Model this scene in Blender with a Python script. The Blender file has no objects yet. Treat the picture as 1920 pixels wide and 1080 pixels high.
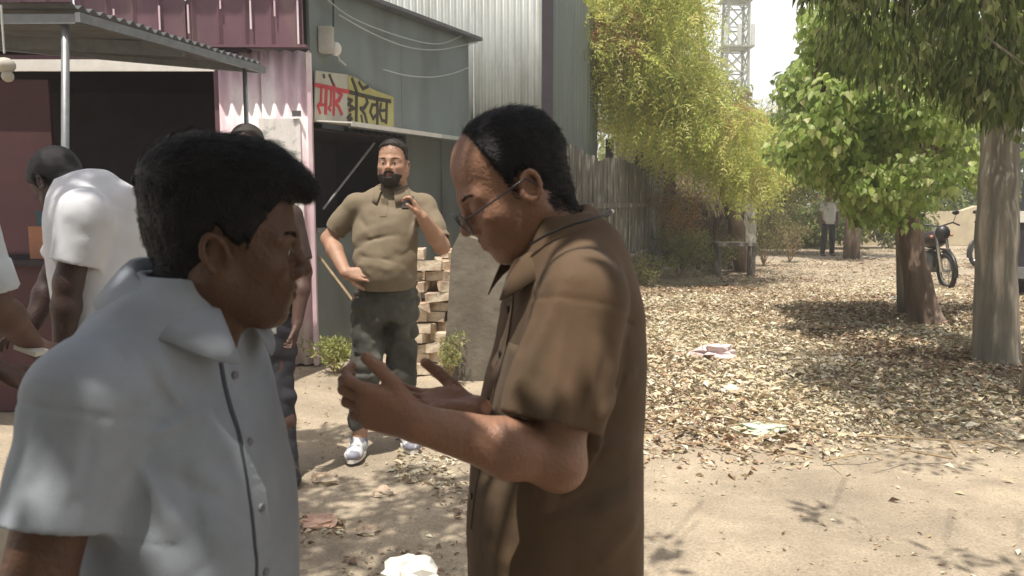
import bpy, math, random
import numpy as np
from mathutils import Vector, Matrix
random.seed(7)
rng = np.random.default_rng(11)
SC = bpy.context.scene
COL = SC.collection
# ------------------------------------------------------------------ camera
CAMH = 1.42
TH = math.atan(160 / 1500)
cam = bpy.data.cameras.new('camera')
cam.lens = 36 * 1500 / 1920
cam.sensor_width = 36
cam.clip_start = 0.05
cam.clip_end = 900
cam.dof.use_dof = True; cam.dof.focus_distance = 3.6; cam.dof.aperture_fstop = 7.5
camo = bpy.data.objects.new('camera', cam)
COL.objects.link(camo)
camo.location = (0, 0, CAMH)
camo.rotation_euler = (math.pi / 2 - TH, 0, 0)
SC.camera = camo
# ------------------------------------------------------------------ light
SUN = Vector((-.12, -.27, .955)).normalized()      # towards the sun
el = math.asin(SUN.z)
w = bpy.data.worlds.new('World'); SC.world = w; w.use_nodes = True
nt = w.node_tree; nt.nodes.clear()
o_ = nt.nodes.new('ShaderNodeOutputWorld'); bg = nt.nodes.new('ShaderNodeBackground')
sky = nt.nodes.new('ShaderNodeTexSky'); sky.sky_type = 'NISHITA'; sky.sun_disc = False
sky.sun_elevation = el; sky.sun_rotation = math.atan2(SUN.x, SUN.y)
sky.dust_density = 6.0; sky.air_density = 1.2; sky.ozone_density = .6; sky.altitude = 200
bg.inputs['Strength'].default_value = 0.10
hs = nt.nodes.new('ShaderNodeHueSaturation'); hs.inputs['Saturation'].default_value = .72
nt.links.new(sky.outputs[0], hs.inputs['Color'])
# dusty white haze low in the sky, the same all the way round
tcw = nt.nodes.new('ShaderNodeTexCoord'); sx_ = nt.nodes.new('ShaderNodeSeparateXYZ'); nt.links.new(tcw.outputs['Generated'], sx_.inputs[0])
hz_ = nt.nodes.new('ShaderNodeMapRange'); hz_.interpolation_type = 'SMOOTHSTEP'; hz_.inputs['From Min'].default_value = .20; hz_.inputs['From Max'].default_value = .42; hz_.inputs['To Min'].default_value = 1; hz_.inputs['To Max'].default_value = 0
nt.links.new(sx_.outputs['Z'], hz_.inputs['Value'])
mxw = nt.nodes.new('ShaderNodeMix'); mxw.data_type = 'RGBA'; mxw.inputs['B'].default_value = (11.0, 11.2, 11.5, 1)
nt.links.new(hz_.outputs[0], mxw.inputs['Factor']); nt.links.new(hs.outputs[0], mxw.inputs['A'])
nt.links.new(mxw.outputs['Result'], bg.inputs[0]); nt.links.new(bg.outputs[0], o_.inputs[0])
sl = bpy.data.lights.new('sun', 'SUN'); sl.energy = 5.0; sl.angle = math.radians(.53); sl.color = (1, .94, .83)
so = bpy.data.objects.new('sun', sl); COL.objects.link(so)
so.rotation_euler = SUN.to_track_quat('Z', 'Y').to_euler()
SC.view_settings.view_transform = 'Standard'; SC.view_settings.look = 'None'
SC.view_settings.exposure = 0.45; SC.view_settings.gamma = 1
SC.view_settings.use_curve_mapping = False
SC.cycles.max_bounces = 7; SC.cycles.transparent_max_bounces = 8

# ------------------------------------------------------------------ helpers
A_ = np.array
def W(px, py, d):
    """world point at ground distance d (along +Y) on the sight line of a photograph position"""
    u = (px - 960) / 1500; v = (540 - py) / 1500
    y = math.cos(TH) + v * math.sin(TH); z = -math.sin(TH) + v * math.cos(TH)
    return A_([u * d / y, d, CAMH + z * d / y])
def G(px, py):
    u = (px - 960) / 1500; v = (540 - py) / 1500
    y = math.cos(TH) + v * math.sin(TH); z = -math.sin(TH) + v * math.cos(TH)
    t = -CAMH / z
    return A_([u * t, y * t, 0.])
def nrm(v):
    v = np.asarray(v, float); return v / (np.linalg.norm(v) + 1e-12)

def hsh(i, j, k, s=0):
    n = (i * 374761393 + j * 668265263 + k * 2147483647 + s * 1274126177) & 0xffffffff
    n = ((n ^ (n >> 13)) * 1274126177) & 0xffffffff
    return ((n ^ (n >> 16)) & 0xffff) / 65535.0
def vnoise(P, seed=0):
    P = np.asarray(P, np.float32)
    F = np.floor(P).astype(np.int64); f = P - F; f = f * f * (3 - 2 * f)
    x, y, z = F[:, 0], F[:, 1], F[:, 2]; r = 0
    for a in (0, 1):
        wx = f[:, 0] if a else 1 - f[:, 0]
        for b in (0, 1):
            wy = f[:, 1] if b else 1 - f[:, 1]
            for c in (0, 1):
                wz = f[:, 2] if c else 1 - f[:, 2]
                r = r + wx * wy * wz * hsh(x + a, y + b, z + c, seed)
    return (r * 2 - 1).astype(np.float32)

def props(o, label=None, cat=None, group=None, kind=None):
    if label: o['label'] = label
    if cat: o['category'] = cat
    if group: o['group'] = group
    if kind: o['kind'] = kind
    return o
def thing(name, label, cat, loc=(0, 0, 0), rotz=0, group=None):
    o = bpy.data.objects.new(name, None); COL.objects.link(o)
    o.empty_display_size = .1
    o.location = tuple(float(c) for c in loc); o.rotation_euler = (0, 0, rotz)
    return props(o, label, cat, group)
def mesh(name, V, F, mat, parent=None, smooth=False, loc=None, col=None):
    """V in the parent's frame moved to world: V is given in world (unrotated parent) coordinates"""
    V = np.asarray(V, np.float32).reshape(-1, 3)
    if parent is not None and loc is None: off = A_(wloc(parent))
    elif loc is not None: off = A_(loc, float)
    else: off = np.zeros(3)
    me = bpy.data.meshes.new(name)
    Vl = (V - off).astype(np.float32)
    if isinstance(F, np.ndarray):
        n, k = F.shape
        me.vertices.add(len(Vl)); me.vertices.foreach_set('co', Vl.ravel())
        me.loops.add(n * k); me.loops.foreach_set('vertex_index', F.astype(np.int32).ravel())
        me.polygons.add(n); me.polygons.foreach_set('loop_start', np.arange(0, n * k, k, dtype=np.int32))
        me.update(calc_edges=True)
    else:
        me.from_pydata([tuple(map(float, v)) for v in Vl], [], [tuple(int(i) for i in f) for f in F]); me.update()
    if col is not None:
        at = me.color_attributes.new('tint', 'FLOAT_COLOR', 'POINT')
        c = np.ones((len(Vl), 4), np.float32); c[:, :3] = col
        at.data.foreach_set('color', c.ravel())
    if smooth: me.polygons.foreach_set('use_smooth', np.ones(len(me.polygons), bool))
    if mat is not None: me.materials.append(mat)
    o = bpy.data.objects.new(name, me); COL.objects.link(o)
    if parent is not None: o.parent = parent
    elif loc is not None: o.location = tuple(float(c) for c in loc)
    return o
def wloc(o):
    p = Vector(o.location)
    while o.parent: o = o.parent; p = p + Vector(o.location)
    return p

class MB:
    def __init__(s): s.V = []; s.F = []; s.n = 0
    def add(s, V, F):
        V = np.asarray(V, float).reshape(-1, 3); s.V.append(V)
        s.F += [tuple(i + s.n for i in f) for f in F]; s.n += len(V); return s
    def box(s, c, sx, sy, sz, R=None, jit=0):
        c = A_(c, float); h = A_([sx, sy, sz]) / 2
        v = A_([[x, y, z] for x in (-1, 1) for y in (-1, 1) for z in (-1, 1)], float) * h
        if jit: v = v + rng.uniform(-jit, jit, v.shape)
        if R is not None: v = v @ np.asarray(R).T
        return s.add(v + c, [(0, 1, 3, 2), (4, 6, 7, 5), (0, 4, 5, 1), (2, 3, 7, 6), (0, 2, 6, 4), (1, 5, 7, 3)])
    def beam(s, a, b, wd, ht, up=(0, 0, 1)):
        a = A_(a, float); b = A_(b, float); d = nrm(b - a); u = A_(up, float)
        if abs(np.dot(d, u)) > .95: u = A_([0, 1., 0])
        r = nrm(np.cross(d, u)); u = nrm(np.cross(r, d))
        return s.box((a + b) / 2, np.linalg.norm(b - a), wd, ht, np.stack([d, r, u], 1))
    def tube(s, pts, rad, n=8, caps=True):
        pts = A_(pts, float); m = len(pts); rad = np.broadcast_to(rad, (m,))
        T = np.gradient(pts, axis=0); T /= np.linalg.norm(T, axis=1)[:, None] + 1e-9
        u = np.cross(T[0], [0, 0, 1.]); u = nrm(u) if np.linalg.norm(u) > .05 else A_([1., 0, 0])
        V = []
        for i in range(m):
            u = nrm(u - T[i] * np.dot(u, T[i])); v = np.cross(T[i], u)
            a = np.arange(n) * 2 * math.pi / n
            V.append(pts[i] + rad[i] * (np.cos(a)[:, None] * u + np.sin(a)[:, None] * v))
        F = [(i * n + j, i * n + (j + 1) % n, (i + 1) * n + (j + 1) % n, (i + 1) * n + j) for i in range(m - 1) for j in range(n)]
        if caps: F += [tuple(range(n))[::-1], tuple((m - 1) * n + j for j in range(n))]
        return s.add(np.concatenate(V), F)
    def ball(s, c, r, n=10, m=7, R=None):
        r = np.broadcast_to(A_(r, float), (3,)); V = []; F = []
        for i in range(m + 1):
            t = math.pi * i / m
            for j in range(n):
                p = 2 * math.pi * j / n; V.append([math.sin(t) * math.cos(p), math.sin(t) * math.sin(p), math.cos(t)])
        for i in range(m):
            for j in range(n): F.append((i * n + j, (i + 1) * n + j, (i + 1) * n + (j + 1) % n, i * n + (j + 1) % n))
        V = A_(V) * r
        if R is not None: V = V @ np.asarray(R).T
        return s.add(V + A_(c, float), F)
    def torus(s, c, ax, R0, r0, n=24, m=8, ell=(1, 1), up=(0, 0, 1), arc=(0, 2 * math.pi)):
        ax = nrm(ax); u = nrm(A_(up, float) - ax * np.dot(up, ax)); v = np.cross(ax, u)
        full = abs(arc[1] - arc[0] - 2 * math.pi) < 1e-6
        t = np.linspace(arc[0], arc[1], n + (0 if full else 1), endpoint=not full)
        V = []
        for a in t:
            d = math.cos(a) * v * ell[0] + math.sin(a) * u * ell[1]
            for b in range(m):
                q = 2 * math.pi * b / m
                V.append(A_(c) + d * R0 + nrm(d) * r0 * math.cos(q) + ax * r0 * math.sin(q))
        k = len(t); F = []
        for i in range(k if full else k - 1):
            for j in range(m): F.append((i * m + j, ((i + 1) % k) * m + j, ((i + 1) % k) * m + (j + 1) % m, i * m + (j + 1) % m))
        return s.add(V, F)
    def build(s, name, mat, parent=None, smooth=False, loc=None):
        return mesh(name, np.concatenate(s.V), s.F, mat, parent, smooth, loc)

# ------------------------------------------------------------------ materials
def mat(name, base, rough=.7, var=.15, scale=8, bump=.0, bscale=40, metal=0, spec=.5, tint=False, stretch=(1, 1, 1),
        base2=None, patch=(.45, .6), pscale=2.5, trans=0, dark=None, sheen=0, wave=None):
    m = bpy.data.materials.new(name); m.use_nodes = True
    nt = m.node_tree; N = nt.nodes; L = nt.links
    p = N['Principled BSDF']; p.inputs['Roughness'].default_value = rough; p.inputs['Metallic'].default_value = metal
    p.inputs['Specular IOR Level'].default_value = spec
    if sheen: p.inputs['Sheen Weight'].default_value = sheen
    tc = N.new('ShaderNodeTexCoord'); mp = N.new('ShaderNodeMapping'); mp.inputs['Scale'].default_value = stretch
    L.new(tc.outputs['Object'], mp.inputs['Vector'])
    nz = N.new('ShaderNodeTexNoise'); nz.inputs['Scale'].default_value = scale; nz.inputs['Detail'].default_value = 6; nz.inputs['Roughness'].default_value = .65
    L.new(mp.outputs[0], nz.inputs['Vector'])
    mr = N.new('ShaderNodeMapRange'); mr.inputs['From Min'].default_value = .3; mr.inputs['From Max'].default_value = .7
    mr.inputs['To Min'].default_value = 1 - var; mr.inputs['To Max'].default_value = 1 + var
    L.new(nz.outputs['Fac'], mr.inputs['Value'])
    src = None
    if tint:
        at = N.new('ShaderNodeAttribute'); at.attribute_name = 'tint'; src = at.outputs['Color']
    if base2 is not None:
        n2 = N.new('ShaderNodeTexNoise'); n2.inputs['Scale'].default_value = pscale; n2.inputs['Detail'].default_value = 5
        L.new(mp.outputs[0], n2.inputs['Vector'])
        r2 = N.new('ShaderNodeMapRange'); r2.inputs['From Min'].default_value = patch[0]; r2.inputs['From Max'].default_value = patch[1]
        L.new(n2.outputs['Fac'], r2.inputs['Value'])
        mx = N.new('ShaderNodeMix'); mx.data_type = 'RGBA'
        mx.inputs['A'].default_value = (*base, 1); mx.inputs['B'].default_value = (*base2, 1)
        if src is not None: L.new(src, mx.inputs['A'])
        L.new(r2.outputs[0], mx.inputs['Factor']); src = mx.outputs['Result']
    vm = N.new('ShaderNodeVectorMath'); vm.operation = 'SCALE'
    if src is None: vm.inputs[0].default_value = base
    else: L.new(src, vm.inputs[0])
    L.new(mr.outputs[0], vm.inputs['Scale'])
    L.new(vm.outputs[0], p.inputs['Base Color'])
    if bump:
        nb = N.new('ShaderNodeTexNoise'); nb.inputs['Scale'].default_value = bscale; nb.inputs['Detail'].default_value = 4
        L.new(mp.outputs[0], nb.inputs['Vector'])
        bp = N.new('ShaderNodeBump'); bp.inputs['Strength'].default_value = bump; bp.inputs['Distance'].default_value = .01
        hsrc = nb.outputs['Fac']
        if wave:
            wv = N.new('ShaderNodeTexWave'); wv.inputs['Scale'].default_value = wave; wv.bands_direction = 'Z'
            wv.inputs['Distortion'].default_value = .6
            L.new(tc.outputs['Object'], wv.inputs['Vector'])
            ad = N.new('ShaderNodeMath'); ad.operation = 'ADD'; L.new(nb.outputs['Fac'], ad.inputs[0]); L.new(wv.outputs['Fac'], ad.inputs[1]); hsrc = ad.outputs[0]
        L.new(hsrc, bp.inputs['Height']); L.new(bp.outputs[0], p.inputs['Normal'])
    if trans:
        out = N['Material Output']; tr = N.new('ShaderNodeBsdfTranslucent'); L.new(vm.outputs[0], tr.inputs['Color'])
        ms = N.new('ShaderNodeMixShader'); ms.inputs[0].default_value = trans
        L.new(p.outputs[0], ms.inputs[1]); L.new(tr.outputs[0], ms.inputs[2]); L.new(ms.outputs[0], out.inputs['Surface'])
    return m
M = {}
M['maroon'] = mat('maroon_paint', (.145, .072, .095), .6, .22, 3, .2, 20, stretch=(1, 1, .4), base2=(.17, .10, .105), patch=(.5, .68), pscale=4)
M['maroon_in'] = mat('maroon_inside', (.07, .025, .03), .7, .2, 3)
M['pink'] = mat('pink_paint', (.68, .50, .56), .65, .12, 5, .15, 30, base2=(.80, .73, .73), patch=(.50, .66), stretch=(1, 1, .5))
M['grey_wall'] = mat('grey_sheet', (.20, .235, .225), .6, .10, 1.5, .1, 15, base2=(.145, .155, .15), pscale=2.6, patch=(.45, .7), stretch=(1, 1, .35))
M['zinc'] = mat('galvanised_sheet', (.42, .44, .42), .42, .22, 4, .2, 25, metal=.35, stretch=(1, 1, .25), base2=(.33, .33, .30), patch=(.55, .75))
M['zinc_dark'] = mat('weathered_tin', (.13, .135, .14), .55, .25, 5, .2, 25, metal=.3)
M['steel'] = mat('steel_tube', (.22, .23, .24), .5, .2, 14, .1, 60, metal=.5)
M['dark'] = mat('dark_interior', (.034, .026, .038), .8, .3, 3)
M['shed'] = mat('shed_sheet', (.17, .20, .18), .65, .12, 2, .1, 12, stretch=(1, 1, .3))
M['wood_old'] = mat('old_boards', (.125, .115, .098), .85, .4, 6, .5, 30, stretch=(2, 2, .6), base2=(.33, .32, .29), patch=(.54, .66), pscale=3)
M['wood'] = mat('stick_wood', (.30, .22, .13), .8, .25, 12, .3, 40)
M['stone'] = mat('stone_slab', (.13, .112, .088), .9, .25, 3, .6, 22, base2=(.20, .175, .14), patch=(.45, .7), pscale=4)
M['brick'] = mat('rough_brick', (.44, .33, .24), .9, .3, 9, .6, 40, base2=(.55, .47, .36), patch=(.45, .6), pscale=7)
M['white_paint'] = mat('white_paint', (.72, .70, .66), .6, .1, 8, .1, 30)
M['paper'] = mat('paper', (.56, .54, .50), .8, .05, 8, .2, 30)
M['black'] = mat('black_plastic', (.02, .02, .022), .4, .2, 10)
M['rubber'] = mat('rubber', (.025, .025, .025), .8, .2, 10)
M['chrome'] = mat('chrome', (.6, .6, .6), .25, .1, 10, metal=.9)
M['cable'] = mat('cable', (.45, .46, .45), .6, .1, 10)
M['bark'] = mat('bark_brown', (.15, .105, .075), .9, .35, 5, .9, 22, stretch=(2, 2, .5), base2=(.26, .19, .15), patch=(.5, .65))
M['euc'] = mat('bark_pale', (.21, .19, .15), .9, .35, 4, 1.0, 14, stretch=(3.5, 3.5, .35), base2=(.40, .34, .27), patch=(.5, .62), pscale=2.2)
M['leafmat'] = mat('leaves', (.1, .15, .05), .5, .15, 5, tint=True, trans=.55, spec=.3)
M['leafgloss'] = mat('leaves_broad', (.1, .15, .05), .42, .12, 5, tint=True, trans=.55, spec=.35)
M['litter'] = mat('dry_leaves', (.3, .25, .15), .8, .15, 30, tint=True, trans=.1)
M['yellow'] = mat('yellow_paint', (.36, .33, .12), .6, .12, 12)
M['cream'] = mat('cream_paint', (.42, .40, .33), .65, .12, 8)
M['redpaint'] = mat('red_paint', (.45, .04, .05), .55, .12, 20)
M['blackpaint'] = mat('black_paint', (.03, .022, .012), .5, .12, 20)
M['thatch'] = mat('thatch', (.10, .07, .045), .95, .4, 8, .8, 40)
M['teal'] = mat('teal_tin', (.03, .12, .15), .5, .2, 6)
M['orange_pack'] = mat('orange_packet', (.45, .20, .12), .6, .2, 6)
M['plaster'] = mat('pale_concrete', (.42, .40, .35), .85, .2, 5, .3, 30)
# ------------------------------------------------------------------ ground
def ground_z(x, y):
    P = np.stack([x, y, np.zeros_like(x)], 1)
    z = .018 * vnoise(P * 1.3, 3) + .008 * vnoise(P * 4.5, 4) + .003 * vnoise(P * 13, 5)
    m = litter_mask(x, y)
    z = z + m * (.05 + .05 * vnoise(P * 1.9, 6))
    far = np.clip((np.hypot(x, y) - 26) / 10, 0, 1)
    return z * (1 - far) - .004
def litter_mask(x, y):
    # drifts of dry leaves right of the path
    P = np.stack([x, y, np.zeros_like(x)], 1)
    e = .25 * vnoise(P * .9, 8)
    m = np.clip((y - 4.15 - e - .12 * np.maximum(x - 2, 0)) / 1.3, 0, 1) * np.clip((14.5 - y) / 3, 0, 1) * np.clip((x - .35 - e) / .5, 0, 1)
    return m
gx = np.concatenate([np.linspace(-130, -14, 10), np.linspace(-12, 16, 420), np.linspace(18, 150, 10)])
gy = np.concatenate([np.linspace(-110, -4, 8), np.linspace(-3, 30, 560), np.linspace(32, 190, 14)])
X, Y = np.meshgrid(gx, gy); X = X.ravel(); Y = Y.ravel()
Z = ground_z(X, Y)
nx, ny = len(gx), len(gy)
i, j = np.meshgrid(np.arange(nx - 1), np.arange(ny - 1)); k = (j * nx + i).ravel()
gm = mat('dusty_ground', (.35, .288, .213), .95, .22, 3, .7, 45, base2=(.275, .228, .17), patch=(.42, .62), pscale=.9)
# pebbles and specks in the ground material
N = gm.node_tree.nodes; L = gm.node_tree.links
vor = N.new('ShaderNodeTexVoronoi'); vor.inputs['Scale'].default_value = 26
n3 = N.new('ShaderNodeTexNoise'); n3.inputs['Scale'].default_value = 90; n3.inputs['Detail'].default_value = 5
tcn = [n for n in N if n.type == 'TEX_COORD'][0]
L.new(tcn.outputs['Object'], vor.inputs['Vector']); L.new(tcn.outputs['Object'], n3.inputs['Vector'])
rm = N.new('ShaderNodeMapRange'); rm.inputs['From Min'].default_value = .08; rm.inputs['From Max'].default_value = .22; rm.inputs['To Min'].default_value = .75; rm.inputs['To Max'].default_value = 1
L.new(vor.outputs['Distance'], rm.inputs['Value'])
rm2 = N.new('ShaderNodeMapRange'); rm2.inputs['From Min'].default_value = .35; rm2.inputs['From Max'].default_value = .65; rm2.inputs['To Min'].default_value = .8; rm2.inputs['To Max'].default_value = 1.15
L.new(n3.outputs['Fac'], rm2.inputs['Value'])
mm = N.new('ShaderNodeMath'); mm.operation = 'MULTIPLY'; L.new(rm.outputs[0], mm.inputs[0]); L.new(rm2.outputs[0], mm.inputs[1])
vs = N.new('ShaderNodeVectorMath'); vs.operation = 'SCALE'
pb = N['Principled BSDF']; old = pb.inputs['Base Color'].links[0].from_socket
L.new(old, vs.inputs[0]); L.new(mm.outputs[0], vs.inputs['Scale']); L.new(vs.outputs[0], pb.inputs['Base Color'])
props(mesh('ground', np.stack([X, Y, Z], 1), np.stack([k, k + 1, k + nx + 1, k + nx], 1), gm, smooth=True), kind='structure')
def gz(x, y): return float(ground_z(A_([float(x)]), A_([float(y)]))[0])

# ------------------------------------------------------------------ corrugated sheet
def corr(name, o, U, wd, Vv, ht, Nn, pitch, amp, m, parent, shape='sine', rows=2, label=None, ragged=0, bend=None):
    o = A_(o, float); U = nrm(U); Vv = nrm(Vv); Nn = nrm(Nn)
    k = 8 if shape == 'sine' else 8
    n = max(2, int(round(wd / pitch * k))) + 1
    u = np.linspace(0, wd, n); ph = (u / pitch) % 1
    if shape == 'sine': h = amp * np.cos(2 * math.pi * ph)
    else: h = amp * np.interp(ph, [0, .12, .2, .3, .38, 1], [-1, -1, 1, 1, -1, -1])
    rr = np.linspace(0, 1, rows)
    Vt = []
    for t in (0, 1):
        for r in rr:
            lift = (rng.normal(0, 1, n) * 0 + 1) * r * ht
            if ragged and r in (0, 1): lift = lift + (1 if r else -1) * ragged * np.abs(np.cos(math.pi * ph))
            off = h - t * .002
            if bend is not None: off = off + bend(u, r * ht)
            Vt.append(o + u[:, None] * U + lift[:, None] * Vv + off[:, None] * Nn)
    Vt = np.concatenate(Vt); F = []
    for t in (0, 1):
        b = t * rows * n
        for r in range(rows - 1):
            for q in range(n - 1):
                f = (b + r * n + q, b + r * n + q + 1, b + (r + 1) * n + q + 1, b + (r + 1) * n + q)
                F.append(f if not t else f[::-1])
    B = rows * n
    for q in range(n - 1):
        F.append((q + 1, q, B + q, B + q + 1)); e = (rows - 1) * n
        F.append((e + q, e + q + 1, B + e + q + 1, B + e + q))
    ob = mesh(name, Vt, F, m, parent, smooth=(shape == 'sine'))
    if label: ob['label'] = label
    return ob
X3, Y3, Z3 = A_([1., 0, 0]), A_([0, 1., 0]), A_([0, 0, 1.])

# ------------------------------------------------------------------ left tin shop: maroon sheets above, pink sheets below, dark opening
shop = thing('tin_shop', 'maroon and pink sheet metal shop with a wide dark opening under the tin awning', 'shop', (-3.2, 7.0, 0))
xl = -8.2; xr = W(586, 400, 6.9)[0]
px_w = W(590, 400, 6.9)[0]
# maroon upper sheets, each its own sheet
zt = 4.7; zb = 2.72
x = xl
while x < xr - .02:
    wd = min(.92, xr - x)
    corr('maroon_sheet', (x, 6.78 + .004 * (int(x * 10) % 2), zb - .01 * random.random()), X3, wd - .004, Z3, zt - zb, -Y3, .215, .012, M['maroon'], shop, 'trap', rows=3)
    # daylight gaps: pale vertical strips, light through the sheets put into their colour
    x += wd
for a, b, c in [(298, 10, 56), (352, 8, 62), (412, 0, 16), (469, 0, 54), (514, 0, 30), (558, 0, 82), (212, 16, 30)]:
    p = W(a, b, 6.75); q = W(a, c, 6.75)
    ob = MB().box(((p[0] + q[0]) / 2, 6.760, (p[2] + q[2]) / 2), .014, .004, abs(p[2] - q[2])).build('gap_strip', M['pink'], shop)
# pink wall sheets on the right of the opening
plx = W(420, 400, 6.9)[0]
bits = [(plx, .36), (plx + .36, px_w - plx - .36)]
for bx, bw in bits:
    corr('pink_sheet', (bx, 6.9, .02), X3, bw - .003, Z3, 2.66, -Y3, .105, .016, M['pink'], shop, 'sine', rows=3, ragged=.012)
MB().box((px_w - .012, 6.885, 1.34), .035, .05, 2.66).build('corner_post', M['pink'], shop)
MB().box((plx - .02, 6.93, 1.3), .05, .06, 2.6).build('door_jamb', M['maroon'], shop)
# inside of the shop
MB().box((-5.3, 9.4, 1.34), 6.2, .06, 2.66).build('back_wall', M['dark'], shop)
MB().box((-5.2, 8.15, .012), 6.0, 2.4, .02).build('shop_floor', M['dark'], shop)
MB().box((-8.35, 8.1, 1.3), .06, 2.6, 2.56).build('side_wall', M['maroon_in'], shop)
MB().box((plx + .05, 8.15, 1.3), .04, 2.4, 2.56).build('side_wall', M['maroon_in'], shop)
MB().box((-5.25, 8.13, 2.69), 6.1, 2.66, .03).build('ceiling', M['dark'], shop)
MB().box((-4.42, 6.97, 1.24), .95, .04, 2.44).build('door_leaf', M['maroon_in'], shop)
MB().box((-5.3, 6.9, 2.62), 5.9, .08, .06).build('lintel', M['maroon'], shop)
MB().box(((xl + px_w) / 2, 6.80, 2.705), px_w - xl, .08, .02).build('drip_ledge', M['maroon'], shop)
MB().box(((xl + px_w) / 2, 6.62, 4.75), px_w - xl, .66, .03).build('roof_overhang', M['zinc_dark'], shop)
# counter with goods
ctr = thing('shop_counter', 'dark shop counter under the awning behind the man in the white t-shirt', 'counter', (-3.9, 5.6, 0))
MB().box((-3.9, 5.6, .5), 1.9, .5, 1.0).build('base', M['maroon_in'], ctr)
MB().box((-3.9, 5.6, 1.02), 2.0, .6, .04).build('countertop', M['dark'], ctr)
p = W(78, 500, 5.45)
t_ = MB().box((p[0], 5.5, 1.04 + .11), .14, .12, .22).build('packet', M['orange_pack'], loc=(p[0], 5.5, 1.04)); props(t_, 'orange brown packet standing on the dark shop counter', 'packet')
t_ = thing('tin_box', 'teal tin box behind the orange packet on the shop counter', 'tin', (p[0], 5.72, 1.04))
MB().box((p[0], 5.72, 1.04 + .15), .26, .14, .30).build('box', M['teal'], t_)
MB().box((p[0], 5.72, 1.04 + .31), .27, .15, .02).build('lid', M['teal'], t_)
# bright gap strip between awning and wall: daylight drawn as a white board
# ------------------------------------------------------------------ tin awning on posts
aw = thing('tin_awning', 'corrugated tin awning on thin steel posts in front of the maroon shop', 'awning', (-3.2, 5.3, 0))
E0 = W(488, 118, 6.25); E1 = W(137, 14, 4.35)
H0 = E0[2]; H1 = E1[2]
ed = A_([E1[0] - E0[0], E1[1] - E0[1], H1 - H0]); Lg = np.linalg.norm(ed)
# individual sheets laid along X, ribs along X, each .8 m wide in the edge direction
Wx = -4.2
ns = 3
for s_ in range(ns):
    a = E0 + ed * s_ / ns
    corr('roof_sheet', a + A_([0, 0, .006 * s_]), ed, Lg / ns + .015, A_([-1, .0, .09 * (1 - (s_ + .5) / ns)]), 4.1, Z3, .082, .014, M['zinc_dark'], aw, 'sine', rows=6,
         bend=lambda u, v: -.02 * np.sin(v * 1.3) + 0 * u)
MB().beam(E0 + A_([.02, .02, -.05]), E1 + A_([.02, 0, -.05]) + ed * 0, .03, .05).build('edge_bar', M['steel'], aw)
MB().beam(E0 + A_([0, 0, -.05]), E0 + A_([-4, 0, .30]), .04, .06).build('rear_bar', M['steel'], aw)
MB().beam(E1 + A_([0, .03, -.055]), E1 + A_([-4, .03, -.065]), .035, .05).build('front_bar', M['steel'], aw)
mid = (E0 + E1) / 2
MB().beam(mid + A_([0, 0, -.06]), mid + A_([-4, 0, .11]), .04, .08).build('middle_bar', M['steel'], aw)
b0 = G(100, 905); b0 = A_([W(104, 600, 4.4)[0], 4.4, 0]); t0 = W(124, 55, 4.4)
MB().tube([b0, (b0 + t0) / 2, A_([t0[0], 4.4, H1 - .04])], .021, 8).build('post', M['steel'], aw, smooth=True)
b1 = A_([W(468, 400, 6.1)[0], 6.1, 0])
MB().tube([b1, A_([b1[0], 6.1, H0 - .05])], .018, 8).build('post', M['steel'], aw, smooth=True)
MB().tube([A_([-5.9, 4.5, 0]), A_([-5.9, 4.5, H1 - .05])], .02, 8).build('post', M['steel'], aw, smooth=True)
# white board above the opening, its colour stands for daylight through the gap
tp = thing('bright_gap_board', 'long white board drawn for the bright gap above the dark shop opening', 'bright gap board', (-4.9, 6.5, 0))
q0 = W(-10, 128, 6.48); q1 = W(400, 127, 6.48)
MB().box(((q0[0] + q1[0] - 2.0) / 2, 6.5, W(200, 122, 6.48)[2]), (q1[0] - q0[0]) + 2.0, .02, .09).build('board', M['white_paint'], tp)
# hanging lamp at far left
hl = W(10, 130, 4.2)
lamp = thing('hanging_lamp', 'dull grey hanging lamp holder under the awning at the left edge', 'lamp', (hl[0], 4.2, hl[2]))
MB().tube([hl + A_([0, 0, .32]), hl + A_([0, 0, .08])], .006, 6).build('cord', M['cable'], lamp)
MB().ball(hl + A_([0, 0, .02]), (.05, .05, .04)).build('shade', M['plaster'], lamp, smooth=True)
MB().ball(hl + A_([.01, 0, -.035]), (.03, .03, .03)).build('bulb', M['plaster'], lamp, smooth=True)

# posters on the pink wall
def poster(px0, py0, px1, py1, label, seed):
    a = W(px0, py0, 6.875); b = W(px1, py1, 6.875)
    wd = b[0] - a[0]; ht = a[2] - b[2]
    n = 9; V = []; F = []
    for r in range(n):
        for c in range(n):
            x_ = a[0] + wd * c / (n - 1); z_ = b[2] + ht * r / (n - 1)
            V.append([x_, 6.877 + .004 * math.cos(2 * math.pi * (x_ - plx) / .105), z_])
    F = [(r * n + c, r * n + c + 1, (r + 1) * n + c + 1, (r + 1) * n + c) for r in range(n - 1) for c in range(n - 1)]
    m = mat('faded_print', (.78, .75, .74), .8, .08, 9, base2=(.42, .45, .42), patch=(.54, .62), pscale=9 + seed)
    o = mesh('poster', V, F, m, loc=((a[0] + b[0]) / 2, 6.877, b[2])); props(o, label, 'poster')
poster(484, 222, 566, 345, 'large faded white poster with washed out grey figures on the pink wall', 1)
poster(524, 350, 572, 460, 'lower faded poster hidden partly behind the dark haired head on the pink wall', 3)
o = MB().box(W(556, 213, 6.86), .075, .006, .05).build('notice_plate', M['zinc_dark'], loc=W(556, 216, 6.86)); props(o, 'small grey plate pasted above the faded poster on pink wall', 'plate')

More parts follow.
